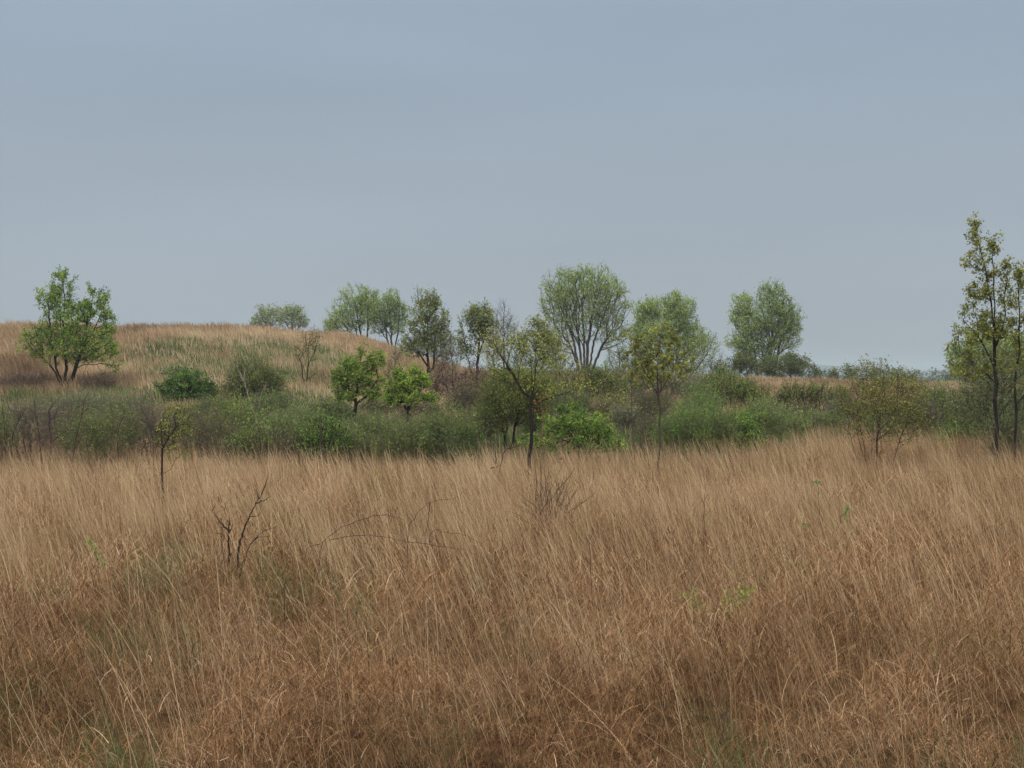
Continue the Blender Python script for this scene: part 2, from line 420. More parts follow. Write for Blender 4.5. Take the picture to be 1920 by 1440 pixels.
def plant(name, label, cat, px, Y, blobs, n=250, bf=.35, limbs=None, leaf='mid', nl=4000, ls=.08, lsp=.10, bark='bgrey',
          rtip=.006, rexp=2.3, rmax=None, twigs=2, tl=.3, up=.35, group=None, parts=('trunk', 'crown'), shell=.45, depth=1.0,
          leaf2=None, clump=0, droop=0.0, dens_low=1.0, seed=0, vine=None, lwid=.62, gnarl=0.03):
    global rng
    rng = np.random.default_rng(abs(hash((px, round(Y), seed))) % (2 ** 31) if False else int(px * 31 + Y * 101 + seed * 7 + 5))
    bx, by = X(px, Y), Y
    bz = float(gz(bx, by)) - .03
    root = empty(name, (bx, by, bz), label, cat, group)
    O = np.array([bx, by, bz])
    # skeleton
    P0 = [np.zeros(3)]; par0 = [-1]
    lim_nodes = []
    for lim in (limbs or []):
        pts = []
        for q in lim:
            dy = q[2] if len(q) > 2 else 0.0
            z = bz if q[1] is None else Z(q[1], Y)
            pts.append(np.array([X(q[0], Y), Y + dy, z]) - O)
        # start: nearest existing node if the first point is already close
        start = int(np.argmin([np.linalg.norm(p - pts[0]) for p in P0]))
        if np.linalg.norm(P0[start] - pts[0]) > .12:
            P0.append(pts[0]); par0.append(start); start = len(P0) - 1
        prev = start
        for a, b in zip(pts[:-1], pts[1:]):
            m_ = max(1, int(np.linalg.norm(b - a) / .35))
            for t in range(1, m_ + 1):
                q = a + (b - a) * t / m_
                if t < m_: q = q + rng.normal(0, gnarl, 3) * np.array([1, 1, .3])
                P0.append(q); par0.append(prev); prev = len(P0) - 1
    P0 = np.array(P0); par0 = np.array(par0)
    # crown points
    pts = []
    tot = sum((b[2] * b[3] * (b[4] if len(b) > 4 else 1)) for b in blobs) or 1
    for b in blobs:
        cx, cy, rx, ry = b[:4]; wt = b[4] if len(b) > 4 else 1
        k = max(3, int(n * rx * ry * wt / tot))
        v = unit(rng.normal(0, 1, (k, 3))) * (rng.random(k) ** shell)[:, None]
        v *= (1 + (.10 if name == 'poplar_tree' else .22) * (np.sin(v[:, :1] * 5 + cx) * np.cos(v[:, 2:] * 4 + cy)))
        p = np.stack([X(cx, Y) + v[:, 0] * rx * Y / FP, Y + v[:, 1] * rx * Y / FP * depth, Z(cy, Y) + v[:, 2] * ry * Y / FP], 1) - O
        pts.append(p)
    if pts:
        pts = np.concatenate(pts); pts = pts[pts[:, 2] > .05]
        P, par = grow(pts, P0, par0, bf)
    else:
        P, par = P0, par0
    NN = len(P)
    cnt = np.zeros(NN); child = np.full(NN, -1)
    has = np.zeros(NN, bool); has[par[par >= 0]] = True
    cnt[~has] = 1
    best = np.zeros(NN)
    for i in range(NN - 1, 0, -1):
        p = par[i]; cnt[p] += cnt[i]
        if cnt[i] >= best[p]: best[p] = cnt[i]; child[p] = i
    # smoothing
    for _ in range(1):
        Q = P.copy()
        ok = (par >= 0) & (child >= 0); ok[:len(P0)] = False
        Q[ok] = .5 * P[ok] + .25 * P[par[ok]] + .25 * P[child[ok]]
        P = Q
    r = rtip * cnt ** (1 / rexp)
    if rmax: r = rtip * cnt ** (math.log(max(rmax / rtip, 1.05)) / math.log(max(cnt.max(), 3)))
    e = np.arange(NN)[par >= 0]; pe = par[e]
    ed = unit(P[e] - P[pe])
    nd = np.zeros((NN, 3)); nd[e] = ed
    nd[0] = (0, 0, 1)
    mc = child >= 0
    nd[mc] = unit(nd[mc] + unit(P[child[mc]] - P[mc]))
    main = child[pe] == e
    da = np.where(main[:, None], nd[pe], ed); db = nd[e]
    db = np.where(((db * ed).sum(1) > .2)[:, None], db, ed); da = np.where(((da * ed).sum(1) > .2)[:, None], da, ed)
    ra = np.where(main, r[pe], np.minimum(r[e] * 1.15, r[pe])); rb = r[e]
    W = Acc()
    thick = ra > np.quantile(ra, .85)
    for msk, ns in ((thick, 6), (~thick, 4)):
        if msk.any(): W.add(*tubes(P[pe][msk], P[e][msk], ra[msk], rb[msk], da[msk], db[msk], ns))
    # twigs
    src = np.where(cnt <= 4)[0]; src = src[src >= (len(P0) if pts is not None and len(blobs) else 1)]
    TP = TD = None
    if twigs and len(src):
        s = np.repeat(src, twigs); k = len(s)
        d0 = unit(P[s] - P[par[s]])
        d = unit(d0 * .8 + rng.normal(0, .55, (k, 3)) + np.array([0, 0, up]))
        L = tl * rng.uniform(.4, 1.3, k)
        mid = P[s] + d * (L * .5)[:, None]
        d2 = unit(d + rng.normal(0, .25, (k, 3)) + np.array([0, 0, up * .4 - droop]))
        end = mid + d2 * (L * .5)[:, None]
        rt = np.full(k, rtip * .75)
        W.add(*tubes(P[s], mid, rt, rt * .8, d, d, 3)); W.add(*tubes(mid, end, rt * .8, rt * .4, d2, d2, 3))
        TP = np.stack([P[s], mid, end], 1)
    V, F, _ = W.get()
    mesh_np(parts[0], V, F, M[bark], root, smooth_sh=True)
    # leaves
    if nl and TP is not None:
        cl = rng.normal(0, .17, len(TP)) + .35 * (vnoise(TP[:, 2, 0] + 40, TP[:, 2, 2] + TP[:, 2, 1], .9) - .5)
        pw = rng.random(len(TP)) ** (.3 if name == 'poplar_tree' else 1.3) + .05; pw /= pw.sum()
        if clump:
            nc = max(1, nl // clump)
            ti = np.repeat(rng.choice(len(TP), nc, p=pw), clump); t = np.repeat(rng.uniform(.2, 1.0, nc), clump)
        else:
            ti = rng.choice(len(TP), nl, p=pw); t = rng.uniform(0, 1, nl)
        k = len(ti)
        a = np.where((t < .5)[:, None], TP[ti, 0] + (TP[ti, 1] - TP[ti, 0]) * (t * 2)[:, None], TP[ti, 1] + (TP[ti, 2] - TP[ti, 1]) * (t * 2 - 1)[:, None])
        p = a + rng.normal(0, lsp, (k, 3))
        ax = rng.normal(0, 1, (k, 3)) + np.array([0, 0, .15 - 1.6 * droop])
        sz = ls * rng.uniform(.6, 1.4, k)
        V, F = leaves(p, ax, sz, lwid)
        tint = np.clip(.5 + float(np.clip(rng.normal(0, .09), -.1, .14)) + cl[ti] + rng.normal(0, .2, k), 0, 1)
        if leaf2:
            second = rng.random(len(TP))[ti] < leaf2[1]
            for msk, mt_, nm in ((~second, leaf, parts[1]), (second, leaf2[0], leaf2[2])):
                if msk.any():
                    vi = np.repeat(msk, 4)
                    mesh_np(nm, V[vi], np.arange(msk.sum() * 4).reshape(-1, 4), M[mt_], root, attr=np.repeat(tint[msk], 4))
        else:
            mesh_np(parts[1], V, F, M[leaf], root, attr=np.repeat(tint, 4))
    return root

def wires(name, label, cat, Y, lines, bark, r0, r1, leafspec=None, parts=('stem', 'foliage'), group=None, base=None, gnarl=.012):
    """a thing made of a few drawn stems: each line is [(px,row[,dy]),...]; row None = ground"""
    global rng
    q0 = [q for q in lines[0] if not isinstance(q, float)][0][0]
    rng = np.random.default_rng(int(q0 * 13 + Y * 7))
    bx = X(base if base is not None else q0, Y)
    O = np.array([bx, Y, float(gz(bx, Y))])
    root = empty(name, O, label, cat, group)
    W = Acc()
    ends = []
    for li in lines:
        f = 1.0
        pts = []
        for q in li:
            if isinstance(q, float): f = q; continue
            dy = q[2] if len(q) > 2 else 0
            x = X(q[0], Y); z = float(gz(x, Y)) - .02 if q[1] is None else Z(q[1], Y)
            pts.append(np.array([x, Y + dy, z]) - O)
        pts = np.array(pts)
        # resample with a smooth curve
        t = np.linspace(0, len(pts) - 1, max(2, (len(pts) - 1) * 5 + 1))
        i = np.clip(t.astype(int), 0, len(pts) - 2); u = (t - i)[:, None]
        pm = np.vstack([2 * pts[0] - pts[1], pts, 2 * pts[-1] - pts[-2]])
        a, b, c, d = pm[i], pm[i + 1], pm[i + 2], pm[i + 3]
        C = .5 * ((2 * b) + (-a + c) * u + (2 * a - 5 * b + 4 * c - d) * u ** 2 + (-a + 3 * b - 3 * c + d) * u ** 3)
        C[1:-1] += rng.normal(0, gnarl, (len(C) - 2, 3))
        rr = np.linspace(r0, r1, len(C)) * f
        dd = unit(np.gradient(C, axis=0))
        W.add(*tubes(C[:-1], C[1:], rr[:-1], rr[1:], dd[:-1], dd[1:], 5))
        ends.append(C)
    V, F, _ = W.get()
    mesh_np(parts[0], V, F, M[bark], root, smooth_sh=True)
    if leafspec:
        mat, n, ls, spots = leafspec          # spots: (px,row,radius px)
        A = Acc()
        for (sx, sy, sr) in spots:
            c = np.array([X(sx, Y), Y, Z(sy, Y)]) - O
            p = c + rng.normal(0, .5, (n, 3)) * sr * Y / FP
            V, F = leaves(p, rng.normal(0, 1, (n, 3)) + np.array([0, 0, .3]), ls * rng.uniform(.6, 1.3, n), .5)
            A.add(V, F, np.repeat(np.clip(rng.normal(.5, .25, n), 0, 1), 4))
        V, F, T = A.get()
        mesh_np(parts[1], V, F, M[mat], root, attr=T)
    return root
HAZE = 0.00036; EXPO = 0.0
# ------------------------------------------------------------------ trees on and behind the rise
G_FAR = 'spring trees along the skyline'
plant('poplar_tree', 'small round tree half sunk behind the hill crest, the farther from the other pair', 'tree', 502, 190,
      [(505, 596, 30, 24), (490, 606, 20, 14)], n=260, bf=.5, leaf='hazel', nl=2600, ls=.20, lsp=.14, rtip=.013, tl=.7, twigs=2, group=G_FAR, bark='bgrey',
      limbs=[[(502, None), (502, 612)]])
plant('poplar_tree', 'small round tree on the crest beside its sparser twin, nearer the wide cottonwood', 'tree', 548, 188,
      [(547, 596, 30, 24), (560, 606, 18, 12)], n=260, bf=.5, leaf='hazel', nl=2600, ls=.20, lsp=.14, rtip=.013, tl=.7, group=G_FAR, bark='bgrey',
      limbs=[[(548, None), (548, 614)]])
plant('poplar_tree', 'broad pale green tree fanning out where the hill crest slopes down', 'tree', 680, 152,
      [(672, 578, 44, 42), (640, 606, 36, 26), (690, 575, 24, 38), (622, 612, 18, 14)], n=560, bf=.5, leaf='poplar', nl=9500, ls=.155, lsp=.13, rtip=.017, tl=.6, group=G_FAR,
      limbs=[[(682, None), (675, 620), (668, 580)], [(684, None), (690, 615), (690, 575)], [(680, None), (650, 615)], [(681, None), (660, 600), (655, 570)]])
plant('poplar_tree', 'narrow pale tree with several upright trunks between broad tree and bronze tree', 'tree', 735, 150,
      [(730, 590, 30, 44), (745, 600, 22, 36), (712, 598, 20, 36), (735, 570, 22, 24)], n=420, bf=.5, leaf='poplar', nl=7000, ls=.155, lsp=.13, rtip=.017, tl=.55, group=G_FAR,
      limbs=[[(736, None), (733, 620), (728, 570)], [(738, None), (748, 610), (750, 570)], [(733, None), (722, 610), (716, 580)]])
plant('poplar_tree', 'largest round spring tree with a fan of bare trunks on the skyline', 'tree', 1096, 150,
      [(1095, 560, 84, 62), (1095, 535, 62, 38), (1050, 575, 42, 45), (1145, 580, 42, 48), (1095, 620, 84, 36, .6), (1040, 640, 34, 24, .6), (1155, 640, 36, 26, .6)],
      n=1300, bf=.55, leaf='poplar', nl=24000, ls=.15, lsp=.14, rtip=.020, tl=.6, rmax=.34, group=G_FAR, shell=.38, bark='bbrown',
      limbs=[[(1090, None), (1076, 640), (1050, 570), (1032, 530)], [(1093, None), (1086, 640), (1076, 570), (1062, 520)], [(1096, None), (1095, 640), (1092, 570), (1096, 515)],
             [(1098, None), (1103, 640), (1115, 570), (1122, 515)], [(1100, None), (1113, 640), (1138, 575), (1155, 530)], [(1094, None), (1068, 645), (1040, 610)], [(1101, None), (1130, 645), (1165, 610)]])
plant('poplar_tree', 'thin tree leaning out of the clump beside the largest round tree', 'tree', 1222, 136,
      [(1212, 600, 26, 40), (1205, 640, 24, 40), (1225, 580, 20, 22)], n=420, bf=.45, leaf='poplar', nl=8000, ls=.155, lsp=.14, rtip=.016, tl=.55, group=G_FAR,
      limbs=[[(1222, None), (1218, 640), (1212, 580)]])
plant('poplar_tree', 'dense domed green tree behind the olive sapling', 'tree', 1268, 132,
      [(1275, 590, 38, 38), (1262, 575, 22, 22), (1250, 630, 44, 44), (1295, 640, 36, 40)], n=720, bf=.45, leaf='poplar', nl=16000, ls=.145, lsp=.13, rtip=.016, tl=.5, group=G_FAR,
      limbs=[[(1268, None), (1270, 640), (1275, 575)], [(1265, None), (1250, 630), (1245, 590)], [(1271, None), (1295, 630)]])
plant('poplar_tree', 'upright domed tree standing alone on the skyline with dark brush at its foot', 'tree', 1442, 140,
      [(1448, 585, 44, 48), (1447, 555, 28, 24), (1460, 620, 44, 50), (1435, 640, 44, 40), (1478, 600, 26, 40)], n=900, bf=.5, leaf='poplar', nl=15500, ls=.145, lsp=.13, rtip=.018, tl=.55, group=G_FAR,
      rmax=.2, limbs=[[(1440, None), (1447, 640), (1448, 590), (1450, 545)], [(1438, None), (1440, 640), (1432, 600)], [(1445, None), (1465, 630), (1480, 585)]])
plant('poplar_tree', 'sparser leaning tree grown into the side of the lone domed skyline tree', 'tree', 1424, 139,
      [(1393, 580, 24, 30), (1398, 610, 28, 34), (1380, 640, 26, 12, .7), (1400, 650, 28, 20)], n=430, bf=.5, leaf='poplar', nl=7000, ls=.155, lsp=.13, rtip=.016, tl=.5, group=G_FAR,
      rmax=.14, limbs=[[(1424, None), (1414, 650), (1402, 600), (1394, 565)], [(1424, None), (1405, 660), (1372, 640)]])
for (px, Y, rw, rx, lab) in [(1395, 136, 676, 26, 'dark rounded brush at the foot of the sparser leaning skyline tree'),
                             (1448, 133, 684, 30, 'low dark brush under the lone domed skyline tree'),
                             (1490, 134, 680, 24, 'dark shrub trailing off beside the lone domed skyline tree')]:
    plant('skyline_shrub', lab, 'shrub', px, Y, [(px, rw + 6, rx, 22)], n=220, bf=.3, leaf='brushdk', nl=3000, ls=.16, lsp=.12, rtip=.010, tl=.5, parts=('stem', 'foliage'), group='brush on the far rise')
for (px, Y, rw, rx, lf, lab) in [(1345, 230, 680, 20, 'far', 'hazy bluish shrub on the skyline just past the olive sapling'),
                             (1372, 240, 676, 22, 'far', 'hazy bluish shrub against the lone skyline tree'),
                             (1526, 150, 692, 16, 'brushdk', 'tufted dark shrub on the skyline beyond the lone tree'),
                             (1562, 152, 699, 10, 'brushdk', 'small tufted shrub standing on the bare skyline'),
                             (1594, 150, 695, 14, 'brushdk', 'tufted shrub on the skyline behind the thorny arching bush'),
                             (1700, 140, 702, 26, 'brushdk', 'thin shrub peeping over the thorny arching bush'),
                             (1762, 210, 704, 24, 'dark', 'dense dark green shrub on the skyline beside the tall sapling'),
                             (1800, 205, 700, 26, 'dark', 'dark green shrub on the skyline behind the tall sapling'),
                             (1190, 190, 672, 26, 'far', 'dim shrub on the skyline beside the largest round tree')]:
    plant('skyline_shrub', lab, 'shrub', px, Y, [(px, rw + 8, rx, 18), (px + rx * .4, rw + 14, rx * .7, 16), (px, rw + 26, rx, 14)], n=110, bf=.3, leaf=lf, nl=800, ls=.17, lsp=.16, rtip=.017, tl=.6, parts=('stem', 'foliage'), group='brush on the far rise')

# ------------------------------------------------------------------ mid-ground trees
plant('hillside_tree', 'leafy multi stemmed green tree standing on the grassy hillside', 'tree', 124, 78,
      [(130, 600, 52, 44), (118, 545, 22, 40), (92, 560, 20, 26), (165, 575, 18, 36), (192, 588, 15, 46), (205, 610, 14, 30), (70, 640, 38, 32), (180, 650, 46, 38), (130, 650, 60, 40),
       (212, 688, 24, 14, .5), (75, 560, 12, 14, .6), (122, 520, 6, 14, .8), (173, 545, 6, 12, .8), (198, 555, 5, 16, .8), (105, 520, 6, 10, .7)],
      n=900, bf=.42, leaf='spring', leaf2=('mid', .3, 'crown'), nl=18000, ls=.105, lsp=.07, rtip=.009, tl=.32, rmax=.15, bark='bdark',
      limbs=[[(124, None), (124, 680), (118, 630), (122, 560)], [(122, None), (98, 690), (70, 660)], [(126, None), (150, 665), (160, 620), (172, 570)],
             [(123, None), (105, 690), (95, 620), (90, 570)], [(146, None), (156, 700), (175, 660), (195, 600)]])
plant('bronze_tree', 'tall bronze green tree with a bare leader twig poking from its top', 'tree', 803, 90,
      [(800, 600, 40, 45), (805, 570, 24, 24), (790, 645, 44, 30), (820, 630, 30, 34), (775, 655, 32, 16), (825, 660, 26, 16), (782, 552, 6, 14, .5)],
      n=720, bf=.4, leaf='olive', leaf2=('hazel', .5, 'crown'), nl=8000, ls=.125, lsp=.08, rtip=.008, tl=.4, rmax=.13, bark='bdark',
      limbs=[[(803, None), (804, 690), (800, 640), (790, 590), (783, 545)], [(803, 700), (812, 690), (815, 640), (818, 600)], [(803, 690), (785, 660)]])
plant('bronze_tree', 'slender tree with a rounded tan green top on a long dark stem', 'tree', 893, 88,
      [(902, 605, 32, 26), (895, 590, 24, 18), (905, 630, 24, 16, .7), (868, 640, 10, 40, .5), (885, 660, 20, 20, .3)],
      n=420, bf=.4, leaf='olive', leaf2=('hazel', .5, 'crown'), nl=5000, ls=.12, lsp=.08, rtip=.008, tl=.4, rmax=.10, bark='bdark',
      limbs=[[(893, None), (893, 720), (897, 660), (902, 600)], [(893, 745), (880, 680), (866, 610)], [(897, 670), (912, 620)]])
plant('bare_tree', 'leafless grey twiggy tree behind the rounded tan topped tree', 'tree', 945, 110,
      [(945, 600, 18, 34), (955, 620, 20, 26), (935, 640, 22, 30)], n=230, bf=.45, nl=160, leaf='olive', ls=.1, rtip=.009, tl=.6, twigs=3, rmax=.09, bark='bgrey',
      limbs=[[(945, None), (945, 660), (944, 600)]])
plant('forked_tree', 'pale yellow green tree behind the dark forked trunk, thinly leaved', 'tree', 1008, 62,
      [(1010, 625, 26, 28), (1030, 650, 34, 26), (985, 645, 26, 26), (1020, 680, 44, 24), (1005, 605, 12, 12)], n=380, bf=.4, leaf='yellow', leaf2=('greygreen', .5, 'crown'), nl=3800, ls=.1, lsp=.06, rtip=.006, tl=.35,
      rmax=.06, bark='bgrey', limbs=[[(1008, None), (1000, 720), (1004, 660), (1010, 610)]])
plant('forked_tree', 'dark bare trunked tree forking low with wide thin limbs above the dry grass', 'tree', 995, 34.5,
      [(935, 665, 30, 34), (920, 640, 14, 22, .7), (955, 640, 16, 28, .6), (1000, 660, 30, 34, .5), (1085, 728, 40, 12, .5), (985, 700, 30, 24, .4), (1040, 735, 40, 20, .4)],
      n=330, bf=.3, leaf='yellow', nl=1500, ls=.05, lsp=.045, rtip=.002, tl=.26, rmax=.048, bark='bdark', up=.2,
      limbs=[[(993, None), (992, 860), (997, 800), (996, 745)], [(996, 752), (980, 735), (958, 695), (935, 660), (925, 640)], [(996, 746), (1002, 720), (1004, 690), (1010, 640)],
             [(995, 760), (1040, 742), (1085, 730), (1125, 722)], [(995, 775), (1050, 770), (1090, 752)], [(980, 735), (950, 715), (915, 680)]])
plant('olive_sapling', 'slim straight sapling with hanging olive leaf clusters rising from the dry grass', 'sapling', 1236, 35,
      [(1232, 655, 50, 34), (1240, 625, 14, 20), (1262, 635, 12, 22), (1190, 650, 16, 34), (1215, 690, 44, 26), (1275, 680, 26, 26), (1232, 690, 60, 24), (1180, 640, 8, 16), (1220, 720, 40, 16, .5)],
      n=260, bf=.35, leaf='olive', leaf2=('yellow', .35, 'crown'), nl=2800, ls=.07, lsp=.022, rtip=.0025, tl=.22, clump=9, droop=.5, rmax=.029, bark='bbrown', lwid=.75,
      limbs=[[(1235, None), (1236, 800), (1234, 740), (1232, 690), (1237, 625)], [(1233, 735), (1205, 690), (1185, 645)], [(1234, 740), (1265, 690), (1275, 650)]])
plant('open_tree', 'open tree with a short dark trunk and long limbs spreading beside the olive sapling', 'tree', 1272, 75,
      [(1320, 655, 30, 26), (1335, 640, 10, 18), (1280, 690, 44, 30), (1250, 700, 30, 26), (1300, 690, 34, 30), (1270, 660, 40, 24)],
      n=460, bf=.4, leaf='hazel', leaf2=('spring', .3, 'crown'), nl=4200, ls=.085, lsp=.07, rtip=.006, tl=.4, rmax=.09, bark='bgrey',
      limbs=[[(1272, None), (1272, 745), (1275, 700)], [(1272, 750), (1295, 705), (1325, 665), (1342, 630)], [(1272, 750), (1255, 715), (1240, 680)]])
plant('thin_tree', 'spindly nearly leafless sapling with a dark stem on the hillside', 'sapling', 575, 80,
      [(582, 645, 24, 22), (592, 635, 22, 14), (560, 660, 18, 20), (575, 690, 30, 24, .4)], n=170, bf=.35, leaf='olive', nl=520, ls=.085, rtip=.005, tl=.45, rmax=.05, bark='bdark',
      limbs=[[(574, None), (573, 740), (577, 690), (580, 640)], [(577, 690), (592, 650), (600, 630)], [(575, 720), (562, 695)]])
plant('spring_tree', 'bright lime green tree with a short dark trunk, taller of the two', 'tree', 665, 60,
      [(672, 705, 30, 34), (698, 682, 14, 20), (714, 672, 8, 14), (640, 722, 16, 26), (700, 738, 30, 14), (678, 664, 7, 14), (648, 688, 10, 16), (655, 742, 24, 12), (632, 705, 8, 10), (712, 715, 10, 10)],
      n=520, bf=.35, leaf='spring', nl=7000, ls=.10, lsp=.055, rtip=.0065, tl=.25, rmax=.085, bark='bdark',
      limbs=[[(664, None), (666, 770), (668, 740), (672, 700)], [(668, 757), (690, 740), (705, 715)], [(667, 760), (655, 735)]])
plant('spring_tree', 'bright lime green tree with a dark trunk, lower and wider of the two', 'tree', 764, 58,
      [(765, 725, 26, 28), (792, 712, 12, 18), (738, 728, 14, 18), (806, 748, 18, 9), (770, 748, 36, 14), (776, 696, 7, 12), (748, 704, 8, 12), (735, 750, 16, 8), (800, 725, 8, 8)],
      n=450, bf=.35, leaf='spring', nl=6000, ls=.10, lsp=.055, rtip=.0065, tl=.25, rmax=.075, bark='bdark',
      limbs=[[(764, None), (765, 780), (766, 755), (770, 720)], [(765, 770), (790, 750), (808, 742)], [(765, 772), (745, 745)]])
plant('tall_sapling', 'tall tapering sapling with bronze leaf tufts at the edge of the field', 'sapling', 1868, 37.5,
      [(1829, 440, 6, 32, 2.2), (1838, 490, 10, 30, 1.4), (1815, 492, 7, 16, 1.3), (1848, 545, 14, 34), (1862, 465, 6, 26, 2.2), (1864, 512, 7, 24, 1.3), (1889, 512, 8, 26, 1.8), (1884, 560, 12, 30),
       (1825, 560, 12, 30, 1.2), (1808, 590, 8, 20, 1.2), (1796, 622, 8, 14, 1.2), (1790, 652, 8, 14), (1835, 620, 24, 30), (1868, 612, 24, 36), (1820, 680, 24, 28, .7), (1852, 690, 40, 30, .4)],
      n=560, bf=.4, leaf='olive', leaf2=('yellow', .3, 'crown'), nl=7000, ls=.058, lsp=.036, rtip=.0028, tl=.26, clump=5, droop=.55, rmax=.05, bark='bdark', lwid=.8,
      limbs=[[(1868, None), (1868, 780), (1865, 690), (1864, 620), (1852, 540), (1838, 470), (1827, 415)], [(1864, 610), (1862, 540), (1861, 450)], [(1866, 690), (1840, 640), (1806, 600)],
             [(1865, 650), (1885, 590), (1890, 500)], [(1867, 720), (1838, 690), (1800, 660)], [(1868, 780), (1890, 755), (1905, 730)]])
plant('tall_sapling', 'second dark stemmed sapling just beside the tall tapering one', 'sapling', 1902, 37,
      [(1908, 610, 12, 50), (1912, 535, 7, 44, 1.5), (1915, 680, 20, 50, .5), (1934, 590, 12, 60), (1948, 650, 20, 50)],
      n=300, bf=.4, leaf='olive', leaf2=('yellow', .3, 'crown'), nl=3800, ls=.058, lsp=.036, rtip=.003, tl=.26, clump=5, droop=.55, rmax=.036, bark='bdark', lwid=.8,
      limbs=[[(1898, None), (1905, 800), (1903, 740), (1912, 660), (1910, 560), (1911, 505)], [(1904, 760), (1930, 730), (1945, 640)]])
plant('pale_tree', 'pale mint green tree glowing behind the tall tapering sapling', 'tree', 1840, 82,
      [(1845, 655, 56, 42), (1808, 672, 32, 36), (1885, 660, 48, 44), (1835, 695, 60, 30), (1920, 680, 44, 40)], n=520, bf=.4, leaf='hazel', leaf2=('poplar', .35, 'crown'), nl=20000, ls=.12, lsp=.09, rtip=.007, tl=.4, rmax=.09, bark='bgrey',
      limbs=[[(1840, None), (1840, 710), (1845, 650)]])

for (px, Y, top, lf, nl, lab) in [(846, 84, 618, 'hazel', 500, 'slim thinly leaved sapling between the bronze tree and the slender tree'),
                         (925, 82, 612, 'yellow', 420, 'slim sapling with pale dots of leaf just past the slender tan topped tree'),
                         (966, 72, 640, 'greygreen', 420, 'thin grey sapling under the leafless grey tree'),
                         (1048, 74, 632, 'yellow', 700, 'slim yellow green sapling just before the fan of bare trunks'),
                         (1078, 66, 672, 'yellow', 480, 'short twiggy sapling in front of the fan of bare trunks'),
                         (1162, 74, 640, 'hazel', 700, 'slim sapling under the near edge of the largest round tree'),
                         (1202, 70, 652, 'yellow', 600, 'slim leafy sapling standing behind the first olive leaf clusters'),
                         (1350, 72, 664, 'greygreen', 420, 'thin grey sapling in the gap before the lone skyline tree'),
                         (828, 78, 646, 'brown', 300, 'bare brown sapling rising from the purplish brush'),
                         (742, 80, 655, 'greygreen', 360, 'thin grey sapling behind the two lime trees')]:
    plant('thin_tree', lab, 'sapling', px, Y, [(px, top + 20, 14, 18), (px - 8, top + 42, 18, 22), (px + 9, top + 44, 18, 24), (px, top + 70, 24, 20, .6)], n=130, bf=.5, leaf=lf, nl=nl, ls=.085, lsp=.06, rtip=.007, tl=.45, up=.6, twigs=3, rmax=.035,
          bark='bbrown', limbs=[[(px, None), (px + 2, top + 90), (px - 1, top + 20)]], group='thin saplings among the brush')
# ------------------------------------------------------------------ shrubs with a look of their own
S = dict(parts=('stem', 'foliage'))
plant('dense_shrub', 'compact dark green shrub low on the hillside beneath the leafy tree', 'shrub', 350, 71, [(352, 726, 46, 26), (345, 714, 32, 20), (388, 738, 28, 20), (312, 728, 24, 14, .6), (350, 744, 44, 14)], n=480, bf=.3, leaf='mid', leaf2=('dark', .45, 'foliage'), nl=8000, ls=.10, lsp=.06, rtip=.007, tl=.3, bark='bdark', **S)
plant('dense_shrub', 'rounded dull green shrub behind a bare pale leaning stem', 'shrub', 472, 71, [(475, 712, 48, 42), (450, 725, 38, 32), (505, 725, 34, 32), (475, 745, 50, 18)], n=560, bf=.3, leaf='brushdk', leaf2=('brown', .2, 'foliage'), nl=11000, ls=.09, lsp=.09, rtip=.007, tl=.4, bark='bdark', **S)
plant('thorn_bush', 'low spreading thorn bush with bright layered leaves beside the forked trunk', 'bush', 1088, 40,
      [(1085, 790, 66, 18), (1120, 810, 50, 20), (1050, 800, 46, 20), (1085, 830, 80, 18), (1000, 825, 34, 14, .6), (1140, 835, 40, 14), (1070, 765, 30, 8)], n=560, bf=.25, leaf='spring', leaf2=('mid', .55, 'foliage'), nl=7500, ls=.07, lsp=.03, rtip=.005, tl=.2, up=.1, bark='bdark', rmax=.05,
      limbs=[[(1088, None), (1085, 835), (1060, 800)], [(1088, None), (1108, 838), (1135, 805)]], **S)
plant('arching_bush', 'brown thorny bush of long arching stems with sparse yellow leaves', 'bush', 1640, 37.5,
      [(1640, 720, 58, 26), (1695, 735, 44, 32), (1590, 760, 26, 36, .7), (1655, 770, 74, 34), (1640, 695, 30, 10), (1590, 805, 30, 20, .5), (1720, 790, 30, 28, .5), (1660, 815, 70, 18, .4)],
      n=620, bf=.5, leaf='olive', leaf2=('yellow', .35, 'foliage'), nl=6500, ls=.052, lsp=.06, rtip=.003, tl=.34, twigs=4, rmax=.026, bark='bpurple', gnarl=.02, up=.1,
      limbs=[[(1625, None), (1622, 840), (1608, 780), (1612, 720), (1640, 690)], [(1628, None), (1637, 830), (1655, 790), (1690, 765), (1720, 770)], [(1640, None), (1648, 800), (1656, 730), (1680, 700)],
             [(1660, None), (1690, 815), (1715, 770), (1735, 765)], [(1705, None), (1690, 820), (1660, 795), (1620, 800), (1590, 830)], [(1622, None), (1595, 815), (1570, 790), (1562, 800)], [(1705, None), (1728, 830), (1742, 780), (1748, 800)],
             [(1630, None), (1608, 815), (1590, 760), (1575, 725)], [(1665, None), (1655, 830), (1640, 770), (1630, 720)], [(1700, None), (1680, 790), (1690, 730), (1705, 705)], [(1616, None), (1580, 850), (1560, 830)]], **S)
plant('twig_bush', 'fine grey green twiggy bush around the foot of the tall sapling', 'bush', 1850, 39.8,
      [(1850, 730, 54, 46), (1820, 760, 40, 44), (1890, 725, 50, 64), (1855, 700, 40, 40, .7), (1860, 790, 70, 40), (1930, 760, 40, 50)], n=620, bf=.4, leaf='greygreen', nl=10000, ls=.055, lsp=.07, rtip=.0045, tl=.4, twigs=3, rmax=.03, bark='bgrey', up=.5, **S)
